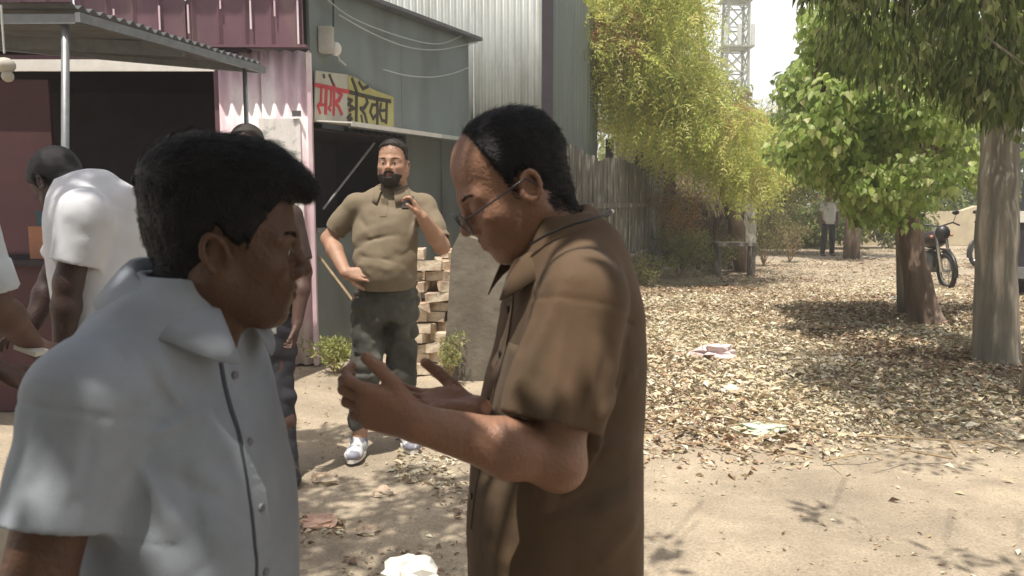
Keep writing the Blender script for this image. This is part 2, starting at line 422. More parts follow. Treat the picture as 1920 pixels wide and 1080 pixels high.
# ------------------------------------------------------------------ grey shop with receding wall
g0 = A_([W(589, 400, 6.95)[0] , 6.95, 0]); g1 = A_([W(880, 400, 9.35)[0], 9.35, 0])
gd = nrm(g1 - g0); gl = np.linalg.norm(g1 - g0); gn = A_([gd[1], -gd[0], 0])   # towards camera right
gs = thing('grey_shop', 'grey sheet walled copy shop with sloping roof edge and dark shutter opening', 'shop', g0)
def gp(s, z, off=0): return g0 + gd * s + Z3 * z + gn * off
def gpx(px, py, off=0):
    """point of the grey wall plane on a sight line"""
    u = (px - 960) / 1500; v = (540 - py) / 1500
    d = A_([u, math.cos(TH) + v * math.sin(TH), -math.sin(TH) + v * math.cos(TH)])
    o = A_([0, 0, CAMH]); t = np.dot(g0 + gn * off - o, gn) / np.dot(d, gn); return o + d * t
def quadbox(p, n, th):
    p = [A_(q, float) for q in p]; n = A_(n) * th
    V = p + [q - n for q in p]
    return V, [(0, 1, 2, 3), (7, 6, 5, 4), (0, 4, 5, 1), (1, 5, 6, 2), (2, 6, 7, 3), (3, 7, 4, 0)]
EH = gpx(790, 42)[2]; AH = gpx(720, 250)[2]
so1 = np.dot(gpx(765, 300) - g0, gd)
CZ = 1.16
def gpanel(s0, s1, z0, z1, name, m, off=0, th=.03):
    V, F = quadbox([gp(s0, z0, off), gp(s1, z0, off), gp(s1, z1, off), gp(s0, z1, off)], gn, th); return mesh(name, V, F, m, gs)
gpanel(0, gl * .5, AH + .02, EH, 'wall_panel', M['grey_wall'])
gpanel(gl * .5 + .004, gl, AH + .02, EH, 'wall_panel', M['grey_wall'])
gpanel(0, so1, 0, CZ, 'lower_wall', M['grey_wall'])
gpanel(so1 + .004, gl * .78, 0, AH + .015, 'door', M['grey_wall'], -.02)
gpanel(gl * .78 + .004, gl, 0, AH + .015, 'wall_panel', M['grey_wall'])
gpanel(-.02, so1, CZ, CZ + .04, 'sill', M['steel'], .05, .12)
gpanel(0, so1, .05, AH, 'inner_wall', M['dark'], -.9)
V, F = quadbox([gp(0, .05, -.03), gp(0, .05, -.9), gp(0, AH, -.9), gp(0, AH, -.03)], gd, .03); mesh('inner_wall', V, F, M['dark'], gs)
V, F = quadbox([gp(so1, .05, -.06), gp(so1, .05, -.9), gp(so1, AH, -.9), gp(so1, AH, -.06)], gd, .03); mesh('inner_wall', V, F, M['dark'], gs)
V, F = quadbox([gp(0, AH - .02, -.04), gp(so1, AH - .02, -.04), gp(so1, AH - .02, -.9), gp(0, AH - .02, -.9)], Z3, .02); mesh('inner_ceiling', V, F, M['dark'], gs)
# end wall of the shop (facing right, away) and low roof
V, F = quadbox([gp(gl, 0, -.03), gp(gl, 0, -3.0), gp(gl, EH, -3.0), gp(gl, EH, -.03)], gd, .03); mesh('end_wall', V, F, M['grey_wall'], gs)
V, F = quadbox([gp(-.15, EH + .03, .12), gp(gl + .12, EH + .03, .12), gp(gl + .12, EH - .12, -2.6), gp(-.15, EH - .12, -2.6)], Z3, .035); mesh('roof', V, F, M['zinc_dark'], gs)
# awning over the opening: a narrow pale sheet with a folded front lip
aw_w = .42
n_ = 12
for s0, s1, mm_ in [(0.0, so1 * .98, M['white_paint']), (so1 * .98, gl * .93, M['zinc'])]:
    V, F = quadbox([gp(s0, AH + .035, .02), gp(s0, AH + .0, aw_w), gp(s1, AH + .0 - .0, aw_w), gp(s1, AH + .035, .02)], Z3, .012)
    mesh('canopy_sheet', V, F, mm_, gs)
    V, F = quadbox([gp(s0, AH - .035, aw_w + .006), gp(s1, AH - .035, aw_w + .006), gp(s1, AH + .004, aw_w + .006), gp(s0, AH + .004, aw_w + .006)], gn, .006)
    mesh('canopy_lip', V, F, mm_, gs)
MB().beam(gp(.02, AH - .03, aw_w - .03), gp(gl * .93, AH - .03, aw_w - .03), .03, .03).build('canopy_bar', M['steel'], gs)
a = W(702, 268, 7.3); b = gpx(606, 392, .02)
MB().tube([a, b], .011, 6).build('canopy_strut', M['steel'], gs)
stk = thing('leaning_stick', 'thin brown stick leaning against the grey lower wall behind the bearded man', 'stick', G(668, 742) * A_([1, 1, 0]))
MB().tube([gpx(598, 480, .02), W(668, 572, 6.75), W(700, 640, 6.3)*A_([1,1,1])], .012, 6).build('stick', M['wood'], stk)
# meter box and cables
mtr = thing('electric_meter', 'small pale electric connector with wires high on the grey wall', 'meter', gpx(622, 90, .05))
MB().box(gpx(612, 75, .05), .12, .08, .22).build('meter_box', M['plaster'], mtr)
MB().ball(gpx(630, 92, .07), (.05, .04, .06)).build('insulator', M['white_paint'], mtr, smooth=True)
MB().tube([gpx(630, 92, .07), gpx(636, 112, .05), gpx(648, 122, .03)], .01, 6).build('pipe', M['cable'], mtr)
def cable(pts, label, r=.006, offs=.06, m='cable'):
    P = A_([gpx(a, b, offs) for a, b in pts]); t = np.linspace(0, 1, len(P)); tt = np.linspace(0, 1, 20)
    # smooth by quadratic blending
    Q = np.stack([np.interp(tt, t, P[:, c]) for c in range(3)], 1)
    for _ in range(3): Q[1:-1] = (Q[:-2] + 2 * Q[1:-1] + Q[2:]) / 4
    o = MB().tube(Q, r, 5).build('cable', M[m], loc=Q[0]); props(o, label, 'cable')
cable([(615, 0), (650, 30), (700, 52), (760, 72), (800, 82), (830, 84), (868, 66)], 'upper pale cable sagging across the grey wall to the roof corner')
cable([(636, 28), (690, 60), (760, 90), (820, 96), (870, 84), (895, 80)], 'lower pale cable looping under the eave of the grey wall')
cable([(718, 130), (760, 142), (810, 146), (850, 138), (880, 126)], 'lowest faint cable sagging on the middle of the grey wall')
MB_ = MB().tube([gpx(625, -20, .05), gpx(625, 40, .05), gpx(624, 72, .05)], .008, 6).build('cable_drop', M['black'], mtr)
o = MB().tube([W(785, 52, 8.6), W(786, 82, 8.6)], .008, 6).build('hook', M['cable'], loc=W(785, 82, 8.6)); props(o, 'short pale hook hanging under the grey roof edge', 'hook')

# shop sign painted on two boards
sg = thing('shop_sign', 'hand painted sign board with red and black letters on cream and yellow above the shutter', 'sign', gpx(665, 190, .06))
def board(c, m, off):
    P = [gpx(a, b, off) for a, b in c]; n = len(P)
    V = P + [q - gn * .012 for q in P]
    F = [tuple(range(n)), tuple(range(2 * n - 1, n - 1, -1))] + [(i, i + n, (i + 1) % n + n, (i + 1) % n) for i in range(n)]
    return mesh('board', V, F, m, sg)
board([(590, 228), (592, 132), (652, 140), (652, 233)], M['cream'], .05)
board([(652.6, 234), (652.6, 141), (668, 146), (700, 168), (738, 182), (738, 238)], M['yellow'], .05)
def sxy(a, b): return (580 + a / 9.0, 130 + b / 9.0)      # zoomed sign layout to photograph position
def stroke(pts, wdt, m, off=.054):
    """one brush stroke as a raised flat ribbon with rounded joints"""
    P = A_([gpx(*sxy(a, b), off) for a, b in pts]); wdt = wdt * 1.35 / 9 / 1500 * 7.2
    hz = nrm(gd); V = []; F = []
    for i in range(len(P) - 1):
        d = nrm(P[i + 1] - P[i]); s = nrm(np.cross(d, gn)) * wdt / 2; e = d * wdt * .35
        b = len(V); V += [P[i] - e - s, P[i] - e + s, P[i + 1] + e + s, P[i + 1] + e - s]
        o = [0.0008 * (i % 2) * gn] * 4; V[b:] = [v + w for v, w in zip(V[b:], o)]
        V += [v - gn * .003 for v in V[b:b + 4]]
        F += [(b, b + 1, b + 2, b + 3), (b + 7, b + 6, b + 5, b + 4)] + [(b + q, b + 4 + q, b + 4 + (q + 1) % 4, b + (q + 1) % 4) for q in range(4)]
    return V, F
def glyph(strokes, m):
    mb = MB()
    for s, wd in strokes: mb.add(*stroke(s, wd, m))
    return mb.build('letter', m, sg)
R, K = M['redpaint'], M['blackpaint']
# first word, red: headline, then letters
glyph([([(110, 262), (300, 300), (480, 345), (690, 385)], 52)], R)
glyph([([(205, 300), (200, 560), (150, 620), (185, 735)], 40), ([(160, 600), (270, 600)], 36), ([(290, 310), (278, 740)], 50)], R)
glyph([([(370, 330), (365, 600), (330, 660), (360, 690)], 34), ([(420, 350), (415, 760)], 44), ([(430, 290), (345, 110)], 34)], R)
glyph([([(480, 370), (545, 430), (500, 520), (440, 560), (500, 640), (550, 750)], 48)], R)
glyph([([(248, 100), (252, 135)], 38)], K)
glyph([([(420, 270), (390, 215), (345, 100)], 36)], K)
# second word, black
glyph([([(690, 385), (900, 440), (1100, 490), (1370, 540)], 52)], K)
glyph([([(660, 500), (720, 520), (660, 590), (735, 640), (680, 690), (760, 660)], 42), ([(700, 760), (650, 820), (720, 830), (660, 890)], 40), ([(800, 420), (795, 915)], 54)], K)
glyph([([(810, 400), (770, 280), (725, 165)], 48)], K)
glyph([([(960, 470), (985, 560), (930, 650), (870, 660), (940, 760), (975, 905)], 46), ([(880, 780), (900, 900)], 34)], K)
glyph([([(845, 225), (905, 325), (990, 290)], 44)], K)
glyph([([(1150, 500), (1150, 925)], 52), ([(1140, 600), (1065, 600), (1030, 720), (1080, 830), (1140, 760)], 42)], K)
glyph([([(1310, 550), (1300, 900)], 50), ([(1215, 580), (1190, 700), (1290, 690)], 40), ([(1190, 740), (1230, 860), (1290, 880)], 44)], K)

# ------------------------------------------------------------------ corrugated building behind
cb = thing('corrugated_building', 'tall building clad in pale corrugated zinc sheets behind the grey shop', 'building', (-1.2, 9.75, 0))
cx0 = W(640, 0, 9.75)[0]; cx1 = W(1016, 100, 9.75)[0]
x = cx0; q = 0
while x < cx1 - .02:
    wd = min(.78, cx1 - x)
    corr('zinc_sheet', (x, 9.75 - .006 * (q % 2), 0), X3, wd - .003, Z3, 6.0, -Y3, .078, .012, M['zinc'], cb, 'sine', rows=2)
    x += wd; q += 1
MB().box((cx1 + .07, 9.9, 2.9), .13, .3, 5.8).build('corner_post', M['dark'], cb)
# shed side receding
s0 = A_([cx1 + .15, 9.95, 0]); s1 = A_([W(1121, 200, 13.2)[0], 13.2, 0]); sd = nrm(s1 - s0); sn = A_([sd[1], -sd[0], 0]); Ls = np.linalg.norm(s1 - s0)
for q in range(3):
    a = s0 + sd * Ls * q / 3
    corr('side_sheet', a, sd, Ls / 3 - .004, Z3, 4.3, sn, .24, .01, M['shed'], cb, 'trap', rows=2)
MB().box(s1 + A_([-.6, 0.03, 2.1]), 1.2, .05, 4.2).build('rear_wall', M['shed'], cb)
# small shed roof beyond
sr = thing('small_shed', 'low shed with thin pale roof edge beyond the plank fence', 'shed', (W(1190, 300, 15.5)[0], 15.5, 0))
a = W(1128, 222, 14.5); b = W(1246, 240, 16.0)
V, F = quadbox([a, b, b + A_([-.6, 2.2, .1]), a + A_([-.6, 2.2, .1])], Z3, .05); mesh('roof', V, F, M['zinc'], sr)
MB().box((W(1170, 260, 15.6)[0], 15.6, (a[2] - .1) / 2), .35, .3, a[2] - .14).build('pillar', M['plaster'], sr)
MB().box((W(1205, 260, 17)[0], 17.2, (a[2] - .1) / 2), 1.5, .1, a[2] - .2).build('wall', M['dark'], sr)
# ------------------------------------------------------------------ plank fence
f0 = A_([W(1010, 300, 8.3)[0], 8.3, 0]); f1 = A_([W(1243, 400, 17.2)[0], 17.2, 0]); fd = nrm(f1 - f0); fl = np.linalg.norm(f1 - f0); fn = A_([fd[1], -fd[0], 0])
fe = thing('plank_fence', 'weathered grey brown plank fence receding behind the man in the brown shirt', 'fence', f0)
s = 0
Rf = np.stack([fd, -fn, Z3], 1)
while s < fl:
    wd = random.uniform(.13, .19); h = 2.06 + random.uniform(-.03, .03) + .05 * math.sin(s * 1.7)
    c = f0 + fd * (s + wd / 2) + Z3 * (h / 2) + fn * random.uniform(-.014, .014)
    lean = random.uniform(-.012, .012)
    Rl = Rf @ A_([[math.cos(lean), 0, math.sin(lean)], [0, 1, 0], [-math.sin(lean), 0, math.cos(lean)]])
    MB().box(c, wd - .008, .025, h, Rl, jit=.004).build('plank', M['wood_old'], fe)
    s += wd
for z in (.55, 1.38): MB().beam(f0 + Z3 * z + fn * .045, f1 + Z3 * z + fn * .045, .03, .07).build('rail', M['wood_old'], fe)
s = .1
while s < fl:
    MB().box(f0 + fd * s + Z3 * 1.0 - fn * .09, .1, .1, 2.1, Rf).build('post', M['plaster'], fe); s += 2.2
# stone slab and brick stack
sl_ = G(880, 716)
slab = thing('stone_slab', 'upright weathered stone slab beside the pile of rough bricks', 'slab', sl_)
P = [W(826, 722, 6.3), W(838, 600, 6.35), W(846, 470, 6.4), W(862, 436, 6.4), W(885, 446, 6.42), W(935, 462, 6.45), W(990, 470, 6.5), W(1000, 716, 6.42)]
P = [A_([p[0], 6.35 + .05 * p[2], max(p[2], -.02)]) for p in P]
n = len(P); V = P + [p + A_([0.03, .11, 0]) for p in P]
mesh('slab', V, [tuple(range(n))[::-1], tuple(range(n, 2 * n))] + [(i, i + n, (i + 1) % n + n, (i + 1) % n)[::-1] for i in range(n)], M['stone'], slab)
bk = thing('brick_pile', 'pile of rough pale bricks stacked between the bearded man and the stone slab', 'bricks', (W(800, 640, 6.7)[0], 6.7, 0))
bm_ = []
for v in range(4):
    c = MB().box((0, 0, 0), .24, .12, .078, jit=.012)
    me = bpy.data.meshes.new('brick'); me.from_pydata([tuple(q) for q in c.V[0]], [], c.F); me.materials.append(M['brick']); bm_.append(me)
for lay in range(12):
    z = .045 + lay * .085
    cnt = 5 if lay < 8 else 4
    for q in range(cnt):
        for dd in range(2):
            if lay > 9 and random.random() < .3: continue
            o = bpy.data.objects.new('brick', random.choice(bm_)); COL.objects.link(o); o.parent = bk
            o.location = (-.42 + q * .2 + random.uniform(-.05, .05) + (.1 if lay % 2 else 0), -.1 + dd * .18 + random.uniform(-.05, .05) + .012 * lay, z)
            o.rotation_euler = (random.uniform(-.08, .08), random.uniform(-.08, .08), random.uniform(-.35, .35) + (1.57 if random.random() < .25 else 0))
# ------------------------------------------------------------------ leaves
def leaves(C, D, Nn, ln, wd, col, fold=.25, heart=False):
    """C centres(base), D length dir, Nn normal, ln, wd arrays -> V,F,col"""
    n = len(C); D = D / (np.linalg.norm(D, axis=1)[:, None] + 1e-9)
    S = np.cross(D, Nn); S /= np.linalg.norm(S, axis=1)[:, None] + 1e-9; Nn = np.cross(S, D)
    ln = ln[:, None]; wd = wd[:, None]
    if not heart:
        V = np.stack([C, C + D * ln * .45 + S * wd * .5 + Nn * wd * fold, C + D * ln - Nn * ln * .08, C + D * ln * .45 - S * wd * .5 + Nn * wd * fold], 1)
        F = np.arange(n)[:, None] * 4 + A_([[0, 1, 2]]); F2 = np.arange(n)[:, None] * 4 + A_([[0, 2, 3]])
        F = np.concatenate([F, F2]); k = 4
    else:
        V = np.stack([C, C + D * ln * .14 + S * wd * .36 + Nn * wd * fold * .7, C + D * ln * .42 + S * wd * .5 + Nn * wd * fold, C + D * ln - Nn * ln * .12,
                      C + D * ln * .42 - S * wd * .5 + Nn * wd * fold, C + D * ln * .14 - S * wd * .36 + Nn * wd * fold * .7], 1)
        b = np.arange(n)[:, None] * 6
        F = np.concatenate([b + A_([[0, 1, 2]]), b + A_([[0, 2, 3]]), b + A_([[0, 3, 4]]), b + A_([[0, 4, 5]])]); k = 6
    return V.reshape(-1, 3), F, np.repeat(col, k, 0)
def rdir(n, z=(-1, 1)):
    a = rng.uniform(0, 2 * math.pi, n); zz = rng.uniform(z[0], z[1], n); r = np.sqrt(np.maximum(1 - zz * zz, 0))
    return np.stack([r * np.cos(a), r * np.sin(a), zz], 1)
def pal(n, cols, jit=.12):
    c = A_(cols)[rng.integers(0, len(cols), n)]
    return c * rng.uniform(1 - jit, 1 + jit, (n, 1)) * rng.uniform(.95, 1.05, (n, 3))
def clump_pts(cl, n):
    """points mostly in the outer shell of ellipsoidal clumps"""
    cl = list(cl); wts = A_([c[1] ** 2 for c in cl]); wts = wts / wts.sum()
    idx = rng.choice(len(cl), n, p=wts)
    C = A_([c[0] for c in cl])[idx]; R = A_([c[1] for c in cl])[idx]
    d = rdir(n); r = rng.uniform(.15, 1, n) ** .55
    return C + d * (R * r)[:, None] * A_([1, 1, .8]), d
def sprays(cl, n, ln, leaf, wd, cols, k=10, droop=.5, name='foliage', parent=None, m='leafmat'):
    P, d = clump_pts(cl, n)
    D = d * .7 + rdir(n, (-1, .5)) * .6; D[:, 2] -= droop; D /= np.linalg.norm(D, axis=1)[:, None]
    Cs = []; Ds = []; Ns = []; col0 = pal(n, cols)
    side = np.cross(D, rdir(n)); side /= np.linalg.norm(side, axis=1)[:, None]
    up = np.cross(side, D); cc = []
    for q in range(k):
        t = (q // 2 + 1) / (k / 2)
        c = P + D * ln * t; c[:, 2] -= .25 * ln * t * t
        sg_ = 1 if q % 2 else -1
        Cs.append(c); Ds.append(side * sg_ * .8 + D * .7 + A_([0, 0, -.25]) + rng.normal(0, .15, (n, 3))); Ns.append(up + rng.normal(0, .3, (n, 3))); cc.append(col0 * rng.uniform(.85, 1.15, (n, 1)))
    C = np.concatenate(Cs); D2 = np.concatenate(Ds); N2 = np.concatenate(Ns); cc = np.concatenate(cc); t = len(C)
    V, F, c = leaves(C, D2, N2, rng.uniform(.7, 1.2, t) * leaf, rng.uniform(.7, 1.2, t) * wd, cc)
    return V, F, c
def single(cl, n, leaf, wd, cols, droop=.9, heart=False):
    P, d = clump_pts(cl, n); D = d * .4 + rdir(n) * .35; D[:, 2] -= droop
    N2 = d + rdir(n) * .7 + A_([0, 0, .3])
    return leaves(P, D, N2, rng.uniform(.6, 1.25, n) * leaf, rng.uniform(.7, 1.2, n) * wd, pal(n, cols, .2), heart=heart)
def joinl(L_):
    V = []; F = []; C = []; b = 0
    for v, f, c in L_: V.append(v); F.append(f + b); C.append(c); b += len(v)
    return np.concatenate(V), np.concatenate(F), np.concatenate(C)
def foliage(parent, parts, m='leafmat', name='foliage'):
    V, F, C = joinl(parts); o = mesh(name, V, F, M[m], parent, col=C); o['kind'] = 'stuff'; return o
def trunkmesh(parent, ps, rr, m, seed=0, n=40, rows=90, amp=1.0):
    tt = np.linspace(0, 1, rows); t0 = np.linspace(0, 1, len(ps)); P = np.stack([np.interp(tt, t0, A_(ps)[:, c]) for c in range(3)], 1); r = np.interp(tt, t0, rr)
    a = np.arange(n) * 2 * math.pi / n; AA, TT = np.meshgrid(a, tt); zz = np.repeat(P[:, 2], n)
    ca, sa = np.cos(AA).ravel(), np.sin(AA).ravel()
    q = vnoise(np.stack([ca * 1.6, sa * 1.6, zz * .7], 1), seed) * .10 + vnoise(np.stack([ca * 5, sa * 5, zz * 1.6], 1), seed + 1) * .05 + vnoise(np.stack([ca * 14, sa * 14, zz * 4], 1), seed + 2) * .022
    q = q + .25 * np.exp(-np.maximum(zz, 0) / .12) * (.3 + .7 * np.abs(np.cos(2.5 * AA.ravel() + seed)))
    R_ = np.repeat(r, n) * (1 + q * amp)
    V = np.repeat(P, n, 0) + np.stack([ca * R_, sa * R_, 0 * R_], 1)
    F = [(i * n + j, i * n + (j + 1) % n, (i + 1) * n + (j + 1) % n, (i + 1) * n + j) for i in range(rows - 1) for j in range(n)]
    return mesh('trunk', V, F, M[m], parent, smooth=True)
def limb(mb, a, b, r0, r1, wob=.06, n=7):
    t = np.linspace(0, 1, n)[:, None]; P = A_(a) * (1 - t) + A_(b) * t
    L0 = np.linalg.norm(A_(b) - A_(a)); P[1:-1] += rng.normal(0, wob * L0 / 3, (n - 2, 3)); mb.tube(P, np.linspace(r0, r1, n), 7)
    return P
def twigs(parent, anchors, cl, n, r=.012, m='bark'):
    mb = MB(); anchors = A_(anchors)
    for q in range(n):
        c, R_ = cl[random.randrange(len(cl))][:2]; c = A_(c)
        a = anchors[np.argmin(np.linalg.norm(anchors - c, axis=1))]
        limb(mb, a, c + rdir(1)[0] * R_ * .6, r * 1.8, r * .35, .12, 6)
    o = mb.build('branch', M[m], parent, smooth=True); o['kind'] = 'stuff'; return o
def pcl(lst): return [(W(px, py, d), r) for px, py, d, r in lst]

# yellow green fine leaved tree (behind the fence)
NY = [(.58, .60, .15), (.64, .62, .19), (.50, .55, .14), (.68, .64, .26), (.38, .46, .12), (.54, .58, .19)]
NR = [(.46, .26, .13), (.40, .2, .1), (.46, .33, .17), (.36, .3, .1)]
def polyclumps(poly, n, dr, rr, seed):
    r_ = np.random.default_rng(seed); out = []; poly = A_(poly, float)
    lo = poly.min(0); hi = poly.max(0)
    while len(out) < n:
        p = r_.uniform(lo, hi); ins = False
        for i in range(len(poly)):
            a = poly[i]; b = poly[i - 1]
            if (a[1] > p[1]) != (b[1] > p[1]) and p[0] < (b[0] - a[0]) * (p[1] - a[1]) / (b[1] - a[1]) + a[0]: ins = not ins
        if ins: out.append((W(p[0], p[1], r_.uniform(*dr)), r_.uniform(*rr)))
    return out
nb = A_([W(1395, 470, 16.5)[0], 16.5, 0])
nt1 = thing('neem_tree', 'tall tree with fine yellow green leaves arching over the fence and shed', 'tree', nb)
polyN = [(1030, -60), (1045, 60), (1100, 120), (1150, 215), (1210, 245), (1290, 292), (1380, 325), (1460, 345), (1500, 330), (1490, 290), (1400, 230), (1360, 200), (1300, 120), (1275, 40), (1270, -60)]
clN = polyclumps(polyN, 110, (12.5, 16.5), (.35, .7), 5) + pcl([(1040, -10, 12.3, .35), (1065, 40, 12.4, .35), (1090, 90, 12.5, .3), (1050, 90, 12.4, .2), (1110, 30, 12.6, .4), (1130, 150, 12.8, .3), (1110, 200, 12.8, .15)])
mbt = MB(); tk = limb(mbt, nb, W(1330, 150, 15.5), .17, .1, .05, 9); mbt.build('trunk', M['bark'], nt1, smooth=True)
anc = list(tk[3:])
mbt = MB()
for tgt in [(1120, 60, 13.5), (1080, 120, 13), (1200, 20, 14), (1300, -20, 15), (1290, 130, 15), (1230, 250, 14), (1400, 250, 15)]:
    L0 = limb(mbt, tk[random.randint(4, 7)], W(*tgt), .06, .02, .1, 8); anc += list(L0[2:])
mbt.build('limb', M['bark'], nt1, smooth=True)
twigs(nt1, anc, clN, 90, .012)
redcl = pcl([(1050, 110, 12.6, .3), (1150, 75, 13, .5), (1165, 30, 13, .35), (1365, 215, 13.5, .35), (1390, 320, 14, .3), (1270, 380, 15, .4), (1060, 60, 12.8, .3)])
redcl += [(c + A_([0, -.25, 0]), r * .8) for c, r in redcl]
foliage(nt1, [sprays(clN, 11500, .32, .085, .024, NY, 10), sprays(redcl, 700, .3, .085, .025, NR, 10)])
# bushy trees behind the fence middle
clM = polyclumps([(1240, 230), (1270, 320), (1370, 300), (1440, 360), (1500, 390), (1540, 300), (1440, 200)], 34, (21, 23), (.4, .8), 8)
nb2 = A_([W(1300, 470, 22.5)[0], 22.5, 0])
nt2 = thing('small_tree', 'bushy yellow green tree behind the thatched hut at the path end', 'tree', nb2)
mbt = MB(); tk = limb(mbt, nb2, W(1330, 290, 22), .14, .06, .05, 8); mbt.build('trunk', M['bark'], nt2, smooth=True)
twigs(nt2, tk[2:], clM, 40, .014); foliage(nt2, [sprays(clM, 4200, .34, .09, .03, NY[:5] + [(.12, .18, .04)], 10)])

# broad leaved tree
GB = [(.32, .43, .12), (.39, .50, .14), (.46, .55, .19), (.26, .35, .10), (.52, .56, .25)]
tb = G(1738, 618)
bt = thing('broadleaf_tree', 'leaning tree with broad bright green leaves beside the parked motorcycle', 'tree', tb)
mbt = MB()
K1 = [W(1742, 622, tb[1]), W(1722, 540, tb[1] + .05), W(1708, 460, tb[1] + .1), W(1703, 390, tb[1] + .1), W(1700, 330, tb[1] + .1)]
tr = np.concatenate([np.linspace(K1[i], K1[i + 1], 4)[:-1] for i in range(4)] + [K1[-1:]]); tr[0, 2] = -.1
tr += rng.normal(0, .008, tr.shape)
trunkmesh(bt, tr, np.interp(np.linspace(0, 1, len(tr)), [0, .12, .5, 1], [.20, .155, .13, .10]), 'bark', 5)
mbt = MB()
l1 = limb(mbt, K1[3], W(1750, 310, tb[1] - .1), .08, .05, .05); l2 = limb(mbt, W(1750, 315, tb[1] - .1), W(1770, 180, tb[1] - .4), .05, .03)
l3 = limb(mbt, K1[4], W(1660, 150, tb[1] - .2), .08, .03); l4 = limb(mbt, l3[3], W(1520, 200, tb[1] - .3), .04, .02); l5 = limb(mbt, K1[4], W(1700, 60, tb[1] + .3), .06, .03)
l6 = limb(mbt, l2[4], W(1745, 245, tb[1] - .5), .04, .03)
mbt.build('limb', M['bark'], bt, smooth=True)
# second stem leaning left at the base
mbt = MB(); mbt.tube([W(1700, 600, tb[1] + .5) * A_([1, 1, 0]) - A_([0, 0, .05]), W(1695, 480, tb[1] + .45), W(1692, 400, tb[1] + .3), W(1697, 345, tb[1] + .2)], [.10, .085, .08, .06], 10); mbt.build('stem', M['euc'], bt, smooth=True)
polyB = [(1422, 215), (1478, 165), (1535, 100), (1560, 10), (1600, 10), (1640, 60), (1760, 70), (1850, 90), (1860, 320), (1790, 390), (1700, 370), (1660, 425), (1610, 385), (1545, 312), (1440, 280)]
clB = polyclumps(polyB, 95, (7.6, 10.0), (.16, .44), 9)
twigs(bt, list(l1) + list(l2) + list(l3) + list(l4) + list(l5) + list(l6), clB, 70, .010)
foliage(bt, [single(clB, 16500, .088, .078, GB, .8, heart=True)], 'leafgloss')
# nearest broad leaves, one by one
Pn, dn = clump_pts(clB, 240); Pn[:, 1] -= .35
for q in range(240):
    D1 = A_([rng.normal(0, .3), rng.normal(0, .3), -1]); N1 = A_([rng.normal(0, .5), -1, rng.uniform(0, .9)])
    v, f, c = leaves(Pn[q:q + 1], D1[None], N1[None], A_([.10 * rng.uniform(.7, 1.2)]), A_([.09 * rng.uniform(.7, 1.1)]), pal(1, GB, .15) * 1.1, heart=True)
    mesh('leaf', v, f, M['leafgloss'], bt, col=c)

# eucalyptus with pale trunk
GE = [(.11, .15, .04), (.15, .20, .06), (.19, .24, .08), (.08, .11, .04), (.30, .33, .15)]
eb = G(1868, 695)
eu = thing('pale_trunk_tree', 'tree with thick pale peeling trunk and narrow hanging dark leaves at the right', 'tree', eb)
pts = [W(1872, 700, eb[1]), W(1868, 640, eb[1]), W(1868, 500, eb[1]), W(1872, 380, eb[1]), W(1876, 250, eb[1]), W(1880, 120, eb[1]), W(1884, -80, eb[1]), W(1885, -400, eb[1])]
pts = A_(pts); pts[0, 2] = -.1
tt = np.linspace(0, 1, 24); ps = np.stack([np.interp(tt, np.linspace(0, 1, 8), pts[:, c]) for c in range(3)], 1)
rr_ = np.interp(tt, [0, .05, .3, .55, .8, 1], [.23, .18, .158, .135, .12, .09]) * (1 + rng.normal(0, .03, 24))
trunkmesh(eu, ps, rr_, 'euc', 9)
mbt = MB(); L_ = []
for tg in [(1600, -60, 6.0), (1700, -100, 5.4), (1800, -120, 5.2), (1980, -40, 6), (1600, -120, 5.2), (1750, -200, 7.5)]:
    L_ += list(limb(mbt, ps[-6 + random.randint(0, 3)], W(*tg), .06, .02, .1))
mbt.build('limb', M['euc'], eu, smooth=True)
clE = polyclumps([(1535, -120), (1535, 30), (1590, 70), (1640, 110), (1720, 140), (1800, 170), (1930, 190), (1960, -120)], 60, (5.2, 7.4), (.18, .36), 12)
# crown parts above the frame that shade the litter below
for q in range(84):
    x_ = rng.uniform(1.7, 5.4); y_ = rng.uniform(3.3, 5.9)
    clE.append((A_([x_, y_, rng.uniform(3.7, 4.8)]), rng.uniform(.25, .5)))
twigs(eu, L_, clE, 80, .010, 'euc')
foliage(eu, [single(clE, 20000, .125, .030, GE, 1.4), single(clE, 9000, .09, .05, [(.26, .33, .11), (.18, .24, .07), (.34, .38, .16)], .9)])
# second trunk at the frame edge
e2 = G(1955, 775)
eu2 = thing('edge_trunk_tree', 'pale trunk cut off by the right frame edge in front of the parked van', 'tree', e2)
MB().tube([e2 - Z3 * .1, e2 + Z3 * .8 + X3 * .02, W(1990, 200, e2[1]), W(2010, -300, e2[1])], [.16, .125, .12, .10], 14).build('trunk', M['euc'], eu2, smooth=True)
clE2 = [(A_([e2[0] + rng.uniform(1.2, 2.6), e2[1] + rng.uniform(.4, 1.9), rng.uniform(3.9, 4.8)]), .42) for _ in range(14)]
foliage(eu2, [single(clE2, 2600, .15, .03, GE, 1.5)])

